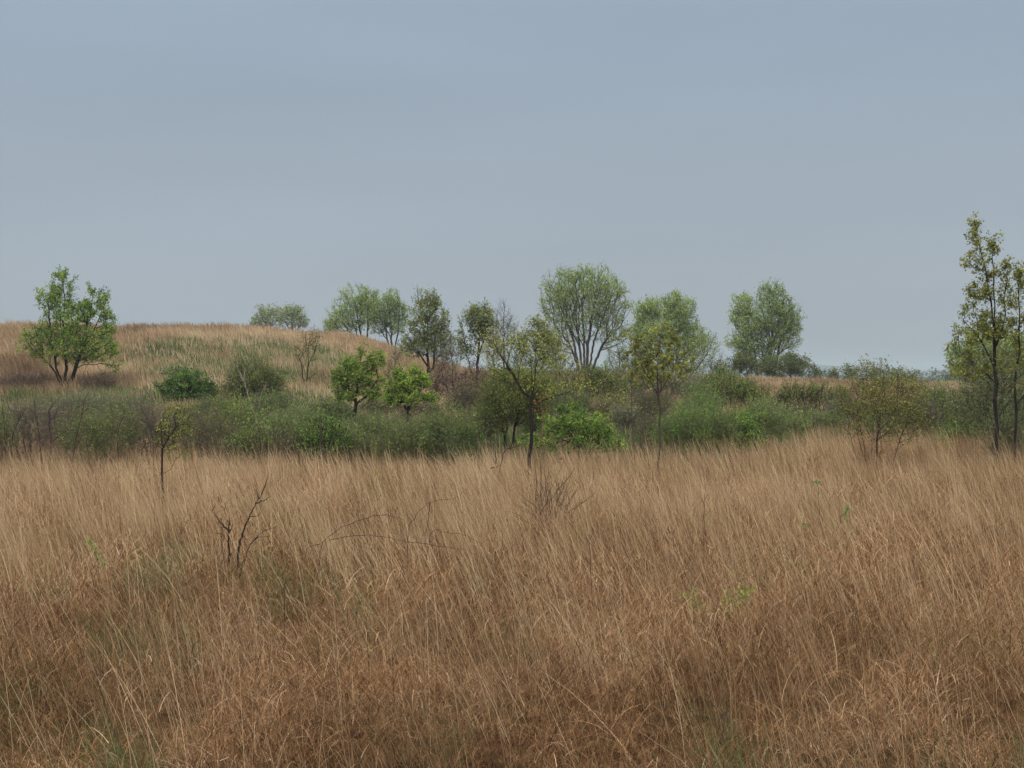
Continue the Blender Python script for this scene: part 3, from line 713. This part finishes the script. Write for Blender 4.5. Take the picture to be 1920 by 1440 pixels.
plant('leafy_shrub', 'yellow green shrub between the arching bush and the tall sapling', 'shrub', 1768, 54, [(1768, 770, 36, 40), (1755, 745, 20, 24), (1785, 790, 34, 30)], n=380, bf=.35, leaf='yellow', leaf2=('mid', .6, 'foliage'), nl=2800, ls=.06, lsp=.05, rtip=.0055, tl=.3, bark='bbrown', **S)
plant('leafy_shrub', 'tiny lime shoot in front of the yellow green shrub at field edge', 'shrub', 1765, 42.5, [(1760, 822, 14, 6), (1772, 834, 14, 6)], n=40, bf=.3, leaf='spring', nl=260, ls=.045, lsp=.03, rtip=.004, tl=.14, bark='bbrown', **S)
plant('leafy_shrub', 'mixed green and brown shrub below the largest round tree', 'shrub', 1132, 64, [(1130, 720, 38, 34), (1150, 740, 34, 34), (1115, 700, 20, 14)], n=430, bf=.35, leaf='olive', leaf2=('mid', .5, 'foliage'), nl=3800, ls=.07, lsp=.07, rtip=.0065, tl=.4, twigs=3, bark='bpurple', **S)
plant('brown_brush', 'purplish brown leafless brush under the bronze tree', 'bush', 845, 74, [(845, 735, 44, 34), (880, 720, 40, 36), (820, 720, 26, 30)], n=430, bf=.35, leaf='brown', nl=1500, ls=.08, lsp=.08, rtip=.0075, tl=.5, twigs=4, bark='bpurple', **S)
plant('brown_brush', 'brown twiggy brush with a hint of green between slender tree and forked trunk', 'bush', 915, 70, [(915, 730, 36, 38), (900, 760, 36, 26)], n=300, bf=.35, leaf='brown', leaf2=('olive', .5, 'foliage'), nl=1700, ls=.08, lsp=.08, rtip=.0065, tl=.45, twigs=3, bark='bpurple', **S)
plant('olive_bush', 'large dark olive bush filling in behind the forked trunk', 'bush', 955, 47,
      [(960, 745, 62, 50), (930, 775, 40, 40), (1005, 730, 46, 36), (960, 710, 40, 20), (1000, 780, 34, 40)], n=950, bf=.35, leaf='brushdk', leaf2=('olive', .4, 'foliage'), nl=24000, ls=.056, lsp=.09, rtip=.005, tl=.3, rmax=.05, bark='bdark',
      limbs=[[(950, None), (945, 810), (935, 770)], [(958, None), (965, 800), (975, 760)], [(952, None), (950, 790)]], **S)
plant('leafy_shrub', 'yellow tinged shrub reaching out above the broad green thicket', 'shrub', 1352, 66, [(1352, 720, 34, 30), (1385, 730, 24, 14), (1335, 745, 34, 24)], n=330, bf=.35, leaf='yellow', leaf2=('mid', .55, 'foliage'), nl=2700, ls=.07, lsp=.06, rtip=.006, tl=.35, bark='bbrown', **S)

# sumac stems: dark forked canes with tufted tops
sumac = [(1400, 66, 712, 'dark cane with a tufted top, first past the yellow tinged shrub'), (1425, 64, 725, 'forked dark cane with few leaves between tufted canes'),
         (1458, 63, 730, 'short dark forked cane at the start of the green topped clump'), (1485, 63, 722, 'dark cane with green tufts, third in the clump'),
         (1510, 62, 720, 'thickest green topped cane in the middle of the clump'), (1538, 62, 724, 'dark cane with green tufts, last of the clump'),
         (1370, 68, 705, 'slim dark cane rising out of the yellow tinged shrub'), (1568, 60, 728, 'dark cane half behind the arching bush')]
for i, (px, Y, top, lab) in enumerate(sumac):
    plant('sumac', lab, 'shrub', px, Y, [(px, top + 16, 19, 18), (px - 10, top + 28, 14, 18), (px + 10, top + 26, 14, 20), (px, top + 44, 22, 18, .5)], n=90, bf=.8, leaf='brushdk' if i not in (0, 1) else 'olive', leaf2=('brush', .35, 'foliage'), nl=850, ls=.075, lsp=.07, rtip=.007, rexp=3.2, tl=.4, up=.9, twigs=3, bark='bpurple',
          limbs=[[(px, None), (px + 2, 775), (px - 1, top + 40)], [(px - 8, None), (px - 12, 780), (px - 9, top + 34)], [(px + 9, None), (px + 8, 770), (px + 14, top + 30)]], group='sumac canes before the far rise', **S)

# left edge: crooked dark canes
canes = [([[(92, None), (95, 825), (92, 790), (102, 782), (108, 765), (110, 745)], [(94, 795), (92, 770), (98, 760), (106, 748)], [(97, 830), (108, 818), (112, 822)]], 'stout dark cane forking into a Y, below the hillside tree', 1.3),
         ([[(80, None), (74, 825), (70, 790), (64, 765), (66, 745)], [(70, 788), (63, 772)]], 'crooked dark cane just before the stout forked one', 1.0),
         ([[(58, None), (44, 828), (38, 805), (30, 780), (16, 765), (12, 745)], [(34, 790), (42, 765)]], 'long dark cane curving outward near the picture edge', 1.0),
         ([[(10, None), (8, 800), (4, 770), (8, 735)], [(7, 800), (16, 820)]], 'dark cane at the very edge of the view', .9),
         ([[(130, None), (150, 790), (158, 750), (172, 728)], [(152, 780), (170, 755)]], 'slanting thin dark cane in front of the green brush', .8),
         ([[(222, None), (220, 805), (226, 785), (236, 770)], [(222, 800), (232, 780), (228, 760)]], 'thin twisted cane between two green brush clumps', .8),
         ([[(290, None), (284, 810), (276, 785), (266, 768), (264, 745)], [(282, 800), (262, 785), (248, 790)]], 'bent dark cane beside the yellow leaved sapling', 1.0),
         ([[(20, None), (22, 825), (10, 815)], [(22, 825), (28, 800), (46, 770), (50, 750)]], 'forked cane with a hooked branch at the picture edge', .9),
         ([[(492, None), (486, 812), (480, 795), (474, 775)], ], 'short dark stub cane under the pale leaning stem', .9),
         ([[(602, None), (601, 820), (603, 795), (604, 785)], [(601, 815), (592, 800)], [(602, 806), (610, 790)]], 'dark stem standing in the bright low brush', 1.1)]
for lines, lab, f in canes:
    wires('bare_cane', lab, 'shrub', 40.5 if f > .85 else 42, lines, 'bpurple', .022 * f, .005, parts=('stem', 'foliage'), group='bare dark canes at the field edge', gnarl=.012)
wires('leaning_stem', 'bare pale stem leaning in front of the rounded dull green shrub', 'dead stem', 52, [[(500, None), (487, 812), (478, 780), (466, 745), (458, 715), (446, 690), (444, 655)], [(457, 712), (460, 690)], [(478, 780), (480, 790)]], 'bpale', .032, .009)
wires('leaning_stem', 'short pale slanting stick before the rounded dull green shrub', 'dead stem', 60, [[(478, None), (490, 742), (500, 715)]], 'bpale', .02, .008)
wires('leaning_stem', 'thin grey sapling stem without leaves between thorn bush and olive sapling', 'sapling', 41, [[(1192, None), (1188, 830), (1186, 780), (1184, 720)], [(1187, 790), (1200, 770), (1214, 756)], [(1186, 782), (1176, 765)]], 'bbrown', .020, .006)
wires('leaning_stem', 'bent dark branch curving up from grass before the olive bush', 'dead stem', 34, [[(925, None), (940, 866), (948, 845), (975, 835)], [(920, 878), (941, 872)], [(930, 870), (928, 845)]], 'bdark', .016, .006)

# ------------------------------------------------------------------ soft brush belt
def brush(px, Y, top, rx, leaf, label, bark='bpurple', nl=3600, n=330, leaf2=None, ls=.05, tw=3, grp='soft brush between field and hill', rt=.0046):
    bot = HROW + (EYE - float(gz(X(px, Y), Y))) * FP / Y
    top = min(top + 22 * (float(_T[int(px) % 256, int(Y * 7) % 256]) - .5), bot - 26); h = bot - top
    top -= .16 * h; h = bot - top; rx *= 1.1
    blobs = [(px, top + h * .42, rx, h * .42), (px - rx * .5, top + h * .58, rx * .65, h * .36), (px + rx * .5, top + h * .55, rx * .65, h * .38), (px, top + h * .8, rx, h * .2, .6)]
    return plant('brush_shrub', label, 'shrub', px, Y, blobs, n=n, bf=.4, leaf=leaf, leaf2=leaf2, nl=nl, ls=ls, lsp=.06, rtip=rt, rexp=2.6, tl=.45, twigs=tw, up=.6, bark={'bgrey': 'tgrey', 'bbrown': 'tbrown', 'bpurple': 'tpurple'}.get(bark, bark), parts=('stem', 'foliage'), group=grp, shell=.6)
BR = [(45, 44, 775, 60, 'brown', 'dull brush tangled with dark canes at the picture edge', 'bpurple', 1500),
      (165, 43, 772, 48, 'brush', 'green soft shrub just past the stout forked cane', 'bbrown', 3600),
      (215, 44, 782, 44, 'brush', 'low green shrub between the thin twisted cane and its neighbour', 'bbrown', 3200),
      (275, 45, 768, 46, 'brown', 'brown twiggy shrub behind the bent dark cane', 'bpurple', 1200),
      (118, 46, 770, 40, 'brown', 'sparse brown green shrub behind the stout forked cane', 'bpurple', 1300),
      (-25, 43, 770, 50, 'brush', 'green shrub cut by the edge of the view', 'bbrown', 3000),
      (345, 46, 770, 46, 'brushdk', 'dark brown brush behind the yellow leaved sapling', 'bpurple', 1800),
      (395, 44, 792, 46, 'brushdk', 'dusky twiggy shrub just past the yellow leaved sapling', 'bpurple', 1900),
      (440, 47, 762, 48, 'brush', 'soft green shrub below the rounded dull green shrub', 'bbrown', 4200),
      (475, 43, 800, 40, 'brush', 'low green shrub around the foot of the pale leaning stem', 'bpurple', 2800),
      (525, 46, 782, 44, 'brush', 'grey green shrub beyond the pale leaning stem', 'bgrey', 3200),
      (560, 43, 812, 34, 'brushdk', 'small dusky shrub before the spindly hillside sapling', 'bpurple', 1700),
      (608, 42.5, 786, 40, 'mid', 'bright green shrub holding a dark central stem', 'bdark', 3600),
      (655, 43, 812, 38, 'brush', 'low shrub at the foot of the taller lime tree', 'bbrown', 2600),
      (700, 45, 790, 44, 'brush', 'soft green shrub between the two lime trees', 'bgrey', 3600),
      (752, 43, 815, 40, 'brush', 'low green shrub beneath the wider lime tree', 'bbrown', 2800),
      (800, 44, 795, 36, 'brush', 'feathery shrub just past the wider lime tree', 'bgrey', 3200),
      (845, 43, 768, 48, 'brush', 'largest feathery green shrub, left of the olive bush', 'bgrey', 5600),
      (890, 47, 785, 36, 'brushdk', 'dusky shrub tucked between feathery shrub and olive bush', 'bpurple', 2200),
      (1232, 45, 790, 32, 'brushdk', 'dull thin shrub behind the stem of the olive sapling', 'bpurple', 1500),
      (1278, 43, 768, 46, 'mid', 'dark green soft shrub right behind the olive sapling', 'bgrey', 5000),
      (1325, 44, 776, 48, 'brush', 'deep green shrub in the middle of the broad thicket', 'bgrey', 5600),
      (1375, 45, 780, 44, 'mid', 'green thicket shrub with a dark stem showing low', 'bdark', 4800),
      (1425, 48, 766, 44, 'brush', 'feathery shrub at the sloping end of the broad thicket', 'bgrey', 4400),
      (1470, 51, 778, 36, 'brush', 'low pale shrub where the dry grass mounds up', 'bgrey', 2800),
      (1310, 54, 745, 34, 'mid', 'upper green shrub beneath the open spreading tree', 'bgrey', 3600),
      (1225, 56, 745, 36, 'brushdk', 'grey brown shrub behind the straight sapling stem', 'bpurple', 1600),
      (1170, 55, 770, 28, 'greygreen', 'thin grey green shrub behind the thorn bush', 'bgrey', 1500),
      (1545, 55, 792, 40, 'brush', 'low green shrub between cane clump and arching bush', 'bgrey', 2600),
      (1665, 52, 770, 44, 'brush', 'green shrub seen through the arching bush', 'bgrey', 2800),
      (1725, 52, 750, 34, 'brushdk', 'brown twigged shrub behind the arching bush', 'bpurple', 1700),
      (1820, 47, 800, 40, 'mid', 'dark green shrub low before the tall sapling', 'bdark', 3600),
      (1892, 39, 805, 34, 'brush', 'low green shrub in the grass between the two dark sapling stems', 'bgrey', 1500),
      (1905, 48, 780, 44, 'brush', 'green brush behind the second dark sapling', 'bgrey', 3000),
      (560, 58, 770, 46, 'brush', 'green shrub in front of the spindly hillside sapling', 'bgrey', 2700),
      (620, 62, 765, 40, 'brush', 'soft shrub behind the taller lime tree', 'bgrey', 2400),
      (715, 66, 755, 40, 'brushdk', 'dusky shrub in the gap between lime trees', 'bpurple', 1900),
      (400, 62, 752, 40, 'brush', 'greyish shrub below the compact dark shrub', 'bgrey', 2400),
      (505, 64, 752, 42, 'brush', 'soft shrub below and beside the rounded dull shrub', 'bgrey', 2600),
      (235, 60, 752, 50, 'greygreen', 'washed out grassy shrub under the hillside tree', 'bgrey', 2000),
      (150, 62, 752, 46, 'greygreen', 'washed out grassy shrub directly below the hillside tree trunk', 'bgrey', 2000),
      (60, 60, 752, 50, 'greygreen', 'pale twiggy shrub behind the crooked dark canes', 'bgrey', 1500),
      (185, 77, 725, 30, 'brown', 'brown scrub at the foot of the hillside tree', 'bbrown', 900),
      (50, 78, 722, 44, 'brown', 'brown scrub on the lower hill near the picture edge', 'bpurple', 900),
      (1058, 66, 712, 32, 'greygreen', 'thin pale shrub just below the foot of the largest round tree', 'bgrey', 1500),
      (1098, 71, 708, 30, 'brush', 'soft yellowish shrub rising behind the thorn bush', 'bgrey', 1900),
      (1178, 69, 706, 30, 'greygreen', 'pale feathery shrub between mixed brown shrub and olive sapling', 'bgrey', 1700),
      (1208, 60, 738, 30, 'brushdk', 'dusky shrub left of the straight sapling stem, above the dry gap', 'bpurple', 1500),
      (1250, 71, 706, 32, 'hazel', 'pale mint shrub behind the stem of the olive sapling', 'bgrey', 1900),
      (1312, 72, 700, 30, 'hazel', 'pale mint shrub under the long limb of the open tree', 'bgrey', 1900),
      (1385, 70, 715, 30, 'brush', 'light green shrub just past the yellow tinged shrub', 'bgrey', 1700),
      (1432, 60, 750, 32, 'brush', 'soft shrub at the feet of the first tufted canes', 'bgrey', 1900),
      (1492, 57, 768, 34, 'brushdk', 'low dusky shrub at the feet of the thickest canes', 'bpurple', 1700),
      (1582, 58, 745, 28, 'greygreen', 'thin grey shrub on the near side of the arching bush', 'bgrey', 1300),
      (1748, 60, 735, 30, 'brush', 'light shrub between arching bush and yellow green shrub', 'bgrey', 1800),
      (1806, 56, 742, 32, 'brush', 'soft green shrub just past the yellow green shrub', 'bgrey', 2200),
      (1862, 60, 728, 36, 'hazel', 'pale mint shrub behind the trunk of the tall sapling', 'bgrey', 2300),
      (1915, 62, 730, 36, 'hazel', 'pale mint shrub behind the second dark sapling', 'bgrey', 2200),
      (872, 64, 738, 30, 'brushdk', 'dusky green shrub under the slender tan topped tree', 'bpurple', 1600),
      (1022, 63, 722, 32, 'brush', 'soft shrub showing between forked trunk and mixed shrub', 'bgrey', 1900),
      (935, 57, 742, 34, 'brushdk', 'dusky shrub behind the dark olive bush, on the lime trees side', 'bpurple', 1800),
      (1075, 58, 745, 34, 'brush', 'soft green shrub rising just above the thorn bush', 'bgrey', 2000),
      (1150, 58, 742, 34, 'yellow', 'yellowish shrub over the far end of the thorn bush', 'bgrey', 1500),
      (1045, 75, 700, 30, 'yellow', 'yellow green shrub on the slope just below the skyline gap', 'bgrey', 1500),
      (985, 58, 748, 32, 'brush', 'green shrub directly behind the fork of the dark trunk', 'bgrey', 2000),
      (790, 62, 765, 34, 'brown', 'brown scrub behind the wider lime tree', 'bpurple', 900)]
for (px, Y, top, rx, lf, lab, bk, nl) in BR:
    l2 = {'brush': ('brushdk', .3, 'foliage'), 'brushdk': ('brown', .3, 'foliage'), 'mid': ('brush', .45, 'foliage')}.get(lf)
    brush(px, Y, top, rx, lf, lab, bk, int(nl * (.6 if px < 330 else .95)), leaf2=l2, tw=4, ls=.062 * (Y / 45) ** .8, rt=.0042 * (Y / 45))

# ------------------------------------------------------------------ small plants in the field
plant('yellow_sapling', 'small sapling with yellow green leaves and spiky dead lower twigs', 'sapling', 302, 29,
      [(335, 775, 22, 24), (308, 795, 9, 38), (346, 805, 10, 28), (322, 830, 16, 32, .8), (348, 852, 8, 16, .6), (296, 830, 6, 20, .6)], n=170, bf=.3, leaf='yellow', leaf2=('olive', .3, 'crown'), nl=900, ls=.042, lsp=.03, rtip=.0025, tl=.2, rmax=.022, bark='bdark',
      limbs=[[(303, None), (303, 890), (304, 840), (302, 790)], [(303, 880), (285, 876), (274, 880)], [(303, 895), (288, 892), (278, 902)], [(303, 885), (320, 880)], [(304, 845), (330, 800), (345, 770)]])
wires('dead_shrub', 'dead forked shrub with a broken stub and one crooked limb in the grass', 'dead shrub', 20,
      [[1.5, (428, None), (428, 1030), (427, 1000), (431, 968)], [(428, 995), (414, 982), (397, 958)], [(428, 1000), (436, 985)],
       [1.35, (440, None), (448, 1030), (454, 1000), (466, 970), (480, 944), (490, 928)], [.7, (480, 944), (496, 938), (506, 930)], [.6, (490, 928), (500, 900), (503, 885)], [.6, (486, 935), (480, 915)],
       [.8, (440, None), (470, 1020), (505, 1005)], [.7, (425, None), (415, 1010), (400, 1000)], [.6, (397, 958), (404, 945)], [.5, (431, 985), (420, 970)], [.5, (466, 970), (480, 968), (492, 960)], [.5, (470, 1020), (490, 1000), (520, 985)], [.5, (440, None), (460, 1040), (480, 1035)]], 'bdark', .014, .003, gnarl=.006)
wires('bramble', 'thorny reddish bramble canes arching over the middle of the dry grass', 'bramble', 19.5,
      [[(595, None), (605, 1018), (665, 980), (720, 966), (745, 970), (757, 976)], [(620, 1012), (680, 1003), (740, 1010), (756, 1016)], [(765, None), (766, 1000), (778, 970), (808, 942), (852, 935)],
       [(806, 942), (803, 975), (798, 995), (790, 1012)], [(790, None), (808, 1004), (835, 999), (870, 1004), (905, 1020)], [(765, 1016), (820, 1024), (870, 1032), (900, 1045)], [(600, 1020), (575, 1035), (560, None)]],
      'bpurple', .0055, .0022, gnarl=.008)
_r = np.random.default_rng(3)
_st = []
for _ in range(46):
    b0 = 1030 + _r.normal(0, 14); e0 = b0 + _r.normal(0, 38); tp = 880 + abs(e0 - 1030) * .45 + _r.uniform(-12, 45)
    _st.append([float(_r.uniform(.6, 1.3)), (b0, None), ((b0 * .55 + e0 * .45), (tp + 1000) / 2 + 4), (e0, tp)])
    _st[-1][0] = float(_st[-1][0])
_st[0][3] = (1002, 866); _st[1][3] = (1058, 862); _st[2][3] = (985, 880); _st[3][3] = (1078, 878)
wires('rusty_clump', 'clump of thin upright stems with scattered rust leaves below the forked tree', 'bush', 24, _st, 'bpurple', .009, .003,
      ('rust', 5, .045, [(980, 885, 6), (1035, 868, 8), (1050, 860, 5), (1000, 905, 6), (992, 890, 5), (1078, 900, 12), (1035, 892, 10), (1060, 920, 10), (1012, 930, 8), (1045, 950, 10), (1095, 915, 8), (960, 910, 6)]), base=1030)
wires('rust_shoot', 'tall tan shoot with hanging orange leaves right beside the forked trunk', 'sapling', 27,
      [[(1012, None), (1016, 870), (1018, 800), (1014, 742)], [(1018, 790), (1024, 765)], [(1017, 810), (1010, 832)]], 'btan', .011, .004,
      ('rust', 10, .05, [(1008, 748, 9), (1014, 755, 10), (1022, 742, 8), (1005, 768, 8), (1016, 775, 9), (1024, 765, 7), (1010, 832, 6)]))
G_W = 'green weeds in the dry field'
wires('green_weed', 'bright green weed low in the grass, smaller of a close pair', 'weed', 16, [[(1300, None), (1298, 1125)], [(1302, None), (1306, 1130)]], 'btan', .004, .002, ('spring', 60, .045, [(1296, 1122, 22), (1308, 1135, 16)]), group=G_W)
wires('green_weed', 'bright green weed low in the grass, larger of a close pair', 'weed', 16, [[(1385, None), (1384, 1110)], [(1380, None), (1368, 1125)], [(1388, None), (1400, 1115)]], 'btan', .004, .002, ('spring', 55, .045, [(1384, 1115, 26), (1365, 1128, 16), (1402, 1112, 16), (1385, 1140, 24)]), group=G_W)
wires('green_weed', 'slim leafy green weed stem near the dead forked shrub side of the field', 'weed', 19, [[(190, None), (180, 1045), (166, 1012)]], 'btan', .005, .002, ('brush', 22, .045, [(166, 1014, 10), (175, 1028, 12), (182, 1042, 12), (190, 1056, 10)]), group=G_W)
wires('green_weed', 'V shaped green tipped weed standing in the tall grass beyond the pair', 'weed', 22, [[(1552, None), (1552, 1030), (1565, 1000), (1590, 950)], [(1552, 1035), (1540, 980), (1532, 905)], [(1551, 1040), (1522, 990), (1512, 980)]], 'bbrown', .006, .003,
      ('mid', 22, .045, [(1590, 955, 8), (1585, 970, 8), (1532, 906, 6), (1552, 1025, 10), (1512, 985, 6)]), group=G_W)
wires('seedling', 'tiny upright green seedling in the middle of the far grass', 'seedling', 31, [[(706, None), (706, 885)]], 'bbrown', .006, .003, ('yellow', 8, .05, [(706, 888, 8), (706, 896, 5)]))
wires('dead_stalk', 'grey dead stalk with forked tip near the mounded far grass', 'dead stalk', 37, [[(1528, None), (1522, 878), (1512, 855)], [(1522, 875), (1530, 862), (1540, 852)], [(1518, 866), (1520, 855)]], 'bpurple', .012, .005)
G_D = 'dead dark stalks in the grass'
for (px, Y, top, lean, lab) in [(735, 11.5, 1225, -6, 'tall dark dead stalk near the bottom of the view'), (668, 14, 1140, 4, 'thin dark dead stalk standing alone below the bramble'),
                                (535, 14.5, 1085, 6, 'dark dead stalk in a thin patch below the dead shrub'), (1322, 21, 925, 4, 'dark stalk in the tall grass above the weed pair'),
                                (222, 31, 878, 2, 'short dark seed stalk, tallest of the ones near the field edge'), (92, 30, 895, -3, 'short dark seed stalk among leaning grass below the canes'),
                                (16, 28, 897, 2, 'dark seed stalk at the edge of the view'), (262, 31, 880, -2, 'dark seed stalk close to the yellow leaved sapling'),
                                (1365, 10.5, 1330, 40, 'leaning dark stalk near the lower edge'), (175, 11, 1250, -60, 'slanting dark stalk in thick grass near the lower edge'),
                                (1105, 17.5, 1000, -8, 'thin dark stalk beside the rusty clump')]:
    wires('dead_stalk', lab, 'dead stalk', Y, [[(px - lean, None), (px - lean * .4, (top + 702 + 3 * FP / Y) / 2), (px, top)], [.7, (px - lean * .3, top + 12), (px + 5, top + 3)], [.7, (px - lean * .4, top + 22), (px - 6, top + 10)]], 'bpurple', .0055, .003, group=G_D, gnarl=.004)
wires('grass_stem', 'single long golden grass stem slanting across the others', 'grass stem', 12.5, [[(925, None), (955, 1170), (1000, 1115)]], 'btan', .004, .002)

# ------------------------------------------------------------------ far land
def far_wood():
    global rng
    rng = np.random.default_rng(5)
    A = Acc()
    for (y, n, hh, s) in [(430, 5200, 5.5, 1.1), (720, 6500, 8.5, 1.9), (1150, 7000, 11, 2.8)]:
        x = rng.uniform(-.75 * y, .75 * y, n); yy = y + rng.uniform(-40, 40, n)
        prof = hh * (.15 + 1.25 * fbm(x, yy * .2, 26, 3) * (0.4 + 1.2 * vnoise(x, yy * 0, 120, 9)))
        P = np.stack([x, yy, gz(x, yy) + prof * rng.random(n) ** .6], 1)
        V, F = leaves(P, rng.normal(0, 1, (n, 3)), s * rng.uniform(.6, 1.6, n), .9)
        A.add(V, F, np.repeat(np.clip(rng.normal(.5, .25, n), 0, 1), 4))
    V, F, T = A.get()
    o = mesh_np('far_wood', V, F, M['far'], attr=T)
    o['kind'] = 'stuff'; o['label'] = 'far off woods fading blue along the horizon'; o['category'] = 'woods'
far_wood()
# distant hills
hx = np.linspace(-4200, 4200, 240); hy = np.linspace(0, 1, 12)
HX, HT = np.meshgrid(hx, hy)
prof = 10 + 26 * fbm(hx, hx * 0, 700, 2) + 10 * np.exp(-((hx - 680) / 110) ** 2)
HZ = -8 + prof[None] * np.sin(HT * PI) * (1 + .05 * np.sin(HX / 31))
HY = 2900 + HT * 900
ii = np.arange(HX.size).reshape(HX.shape)
F = np.stack([ii[:-1, :-1], ii[:-1, 1:], ii[1:, 1:], ii[1:, :-1]], -1).reshape(-1, 4)
o = mesh_np('hills', np.stack([HX.ravel(), HY.ravel(), HZ.ravel()], 1), F, M['far'], attr=np.full(HX.size, .5), smooth_sh=True)
o['kind'] = 'structure'; o['label'] = 'faint wooded hills at the horizon'; o['category'] = 'hills'
# ------------------------------------------------------------------ haze
bm_v = [(-5200, -950, -14), (5200, -950, -14), (5200, 5200, -14), (-5200, 5200, -14), (-5200, -950, 40), (5200, -950, 40), (5200, 5200, 40), (-5200, 5200, 40)]
bm_f = [(0, 3, 2, 1), (4, 5, 6, 7), (0, 1, 5, 4), (1, 2, 6, 5), (2, 3, 7, 6), (3, 0, 4, 7)]
me = bpy.data.meshes.new('haze'); me.from_pydata(bm_v, [], bm_f); me.update()
hz = bpy.data.objects.new('haze', me); COL.objects.link(hz)
m, nt, out = new_mat('haze_air')
pv = nt.nodes.new('ShaderNodeVolumePrincipled')
pv.inputs['Color'].default_value = (.66, .73, .80, 1)
pv.inputs['Density'].default_value = HAZE
pv.inputs['Anisotropy'].default_value = 0.1
nt.links.new(pv.outputs[0], out.inputs['Volume'])
me.materials.append(m)
hz['kind'] = 'stuff'; hz['label'] = 'thin bluish air between the field and the horizon'; hz['category'] = 'haze'

# ------------------------------------------------------------------ sky, sun, camera
SUN_EL, SUN_ROT = math.radians(52), math.radians(215)
w = bpy.data.worlds.new('World'); scene.world = w; w.use_nodes = True
nt = w.node_tree; nt.nodes.clear()
out = nt.nodes.new('ShaderNodeOutputWorld'); bg = nt.nodes.new('ShaderNodeBackground'); bg.inputs['Strength'].default_value = .1
sky = nt.nodes.new('ShaderNodeTexSky'); sky.sky_type = 'NISHITA'; sky.sun_disc = False
sky.sun_elevation = SUN_EL; sky.sun_rotation = SUN_ROT; sky.dust_density = 4; sky.air_density = 1.5
tc = nt.nodes.new('ShaderNodeTexCoord')
sep = nt.nodes.new('ShaderNodeSeparateXYZ'); nt.links.new(tc.outputs['Generated'], sep.inputs[0])
# overcast sheet: grey blue near the horizon, brighter overhead
cr = nt.nodes.new('ShaderNodeValToRGB')
el = cr.color_ramp.elements
SKY = [(0.0, (.356, .407, .450)), (.04, (.360, .412, .464)), (.12, (.350, .416, .488)), (.24, (.322, .402, .498)), (.34, (.38, .46, .55)), (.60, (1.35, 1.40, 1.44)), (1.0, (2.3, 2.34, 2.36))]
SK = 2.5
for i, (p, c) in enumerate(SKY):
    e = el[i] if i < 2 else el.new(p)
    e.position = p; e.color = tuple(v / SK for v in c) + (1,)
nt.links.new(sep.outputs['Z'], cr.inputs['Fac'])
mp = nt.nodes.new('ShaderNodeMapping'); mp.inputs['Scale'].default_value = (1.1, 1.1, 6.5); mp.inputs['Rotation'].default_value = (0.12, .08, 0)
nz = nt.nodes.new('ShaderNodeTexNoise'); nz.inputs['Scale'].default_value = 1.7; nz.inputs['Detail'].default_value = 3; nz.inputs['Roughness'].default_value = .45
nt.links.new(tc.outputs['Generated'], mp.inputs['Vector']); nt.links.new(mp.outputs[0], nz.inputs['Vector'])
mr = nt.nodes.new('ShaderNodeMapRange'); mr.inputs['From Min'].default_value = .25; mr.inputs['From Max'].default_value = .75
mr.inputs['To Min'].default_value = .93 * SK * 10; mr.inputs['To Max'].default_value = 1.09 * SK * 10
nt.links.new(nz.outputs['Fac'], mr.inputs['Value'])
vm = nt.nodes.new('ShaderNodeVectorMath'); vm.operation = 'SCALE'
nt.links.new(cr.outputs['Color'], vm.inputs[0]); nt.links.new(mr.outputs[0], vm.inputs['Scale'])
mx = nt.nodes.new('ShaderNodeMix'); mx.data_type = 'RGBA'; mx.inputs['Factor'].default_value = .93
nt.links.new(sky.outputs[0], mx.inputs['A']); nt.links.new(vm.outputs[0], mx.inputs['B'])
nt.links.new(mx.outputs['Result'], bg.inputs['Color']); nt.links.new(bg.outputs[0], out.inputs['Surface'])

sl = bpy.data.lights.new('sun', 'SUN'); sl.energy = 1.5; sl.angle = math.radians(14); sl.color = (1, .95, .87)
so = bpy.data.objects.new('sun', sl); COL.objects.link(so)
# sky sun_rotation 0 = +Y, clockwise seen from above
sd = np.array([math.sin(SUN_ROT) * math.cos(SUN_EL), math.cos(SUN_ROT) * math.cos(SUN_EL), math.sin(SUN_EL)])
from mathutils import Vector
so.rotation_euler = Vector(sd).to_track_quat('Z', 'Y').to_euler()

cam = bpy.data.cameras.new('camera'); cam.lens = 50; cam.sensor_width = 36; cam.clip_end = 20000; cam.clip_start = .1
co = bpy.data.objects.new('camera', cam); COL.objects.link(co)
co.location = (0, 0, EYE); co.rotation_euler = (math.radians(90) - math.atan((720 - HROW) / FP), 0, 0)
scene.camera = co

vs = scene.view_settings
vs.view_transform = 'Standard'; vs.look = 'None'; vs.exposure = EXPO; vs.gamma = 1; vs.use_curve_mapping = False
scene.render.film_transparent = False
cy = scene.cycles
cy.max_bounces = 6; cy.diffuse_bounces = 3; cy.transmission_bounces = 4; cy.volume_bounces = 1; cy.transparent_max_bounces = 4
cy.use_denoising = True
cy.sample_clamp_indirect = 4
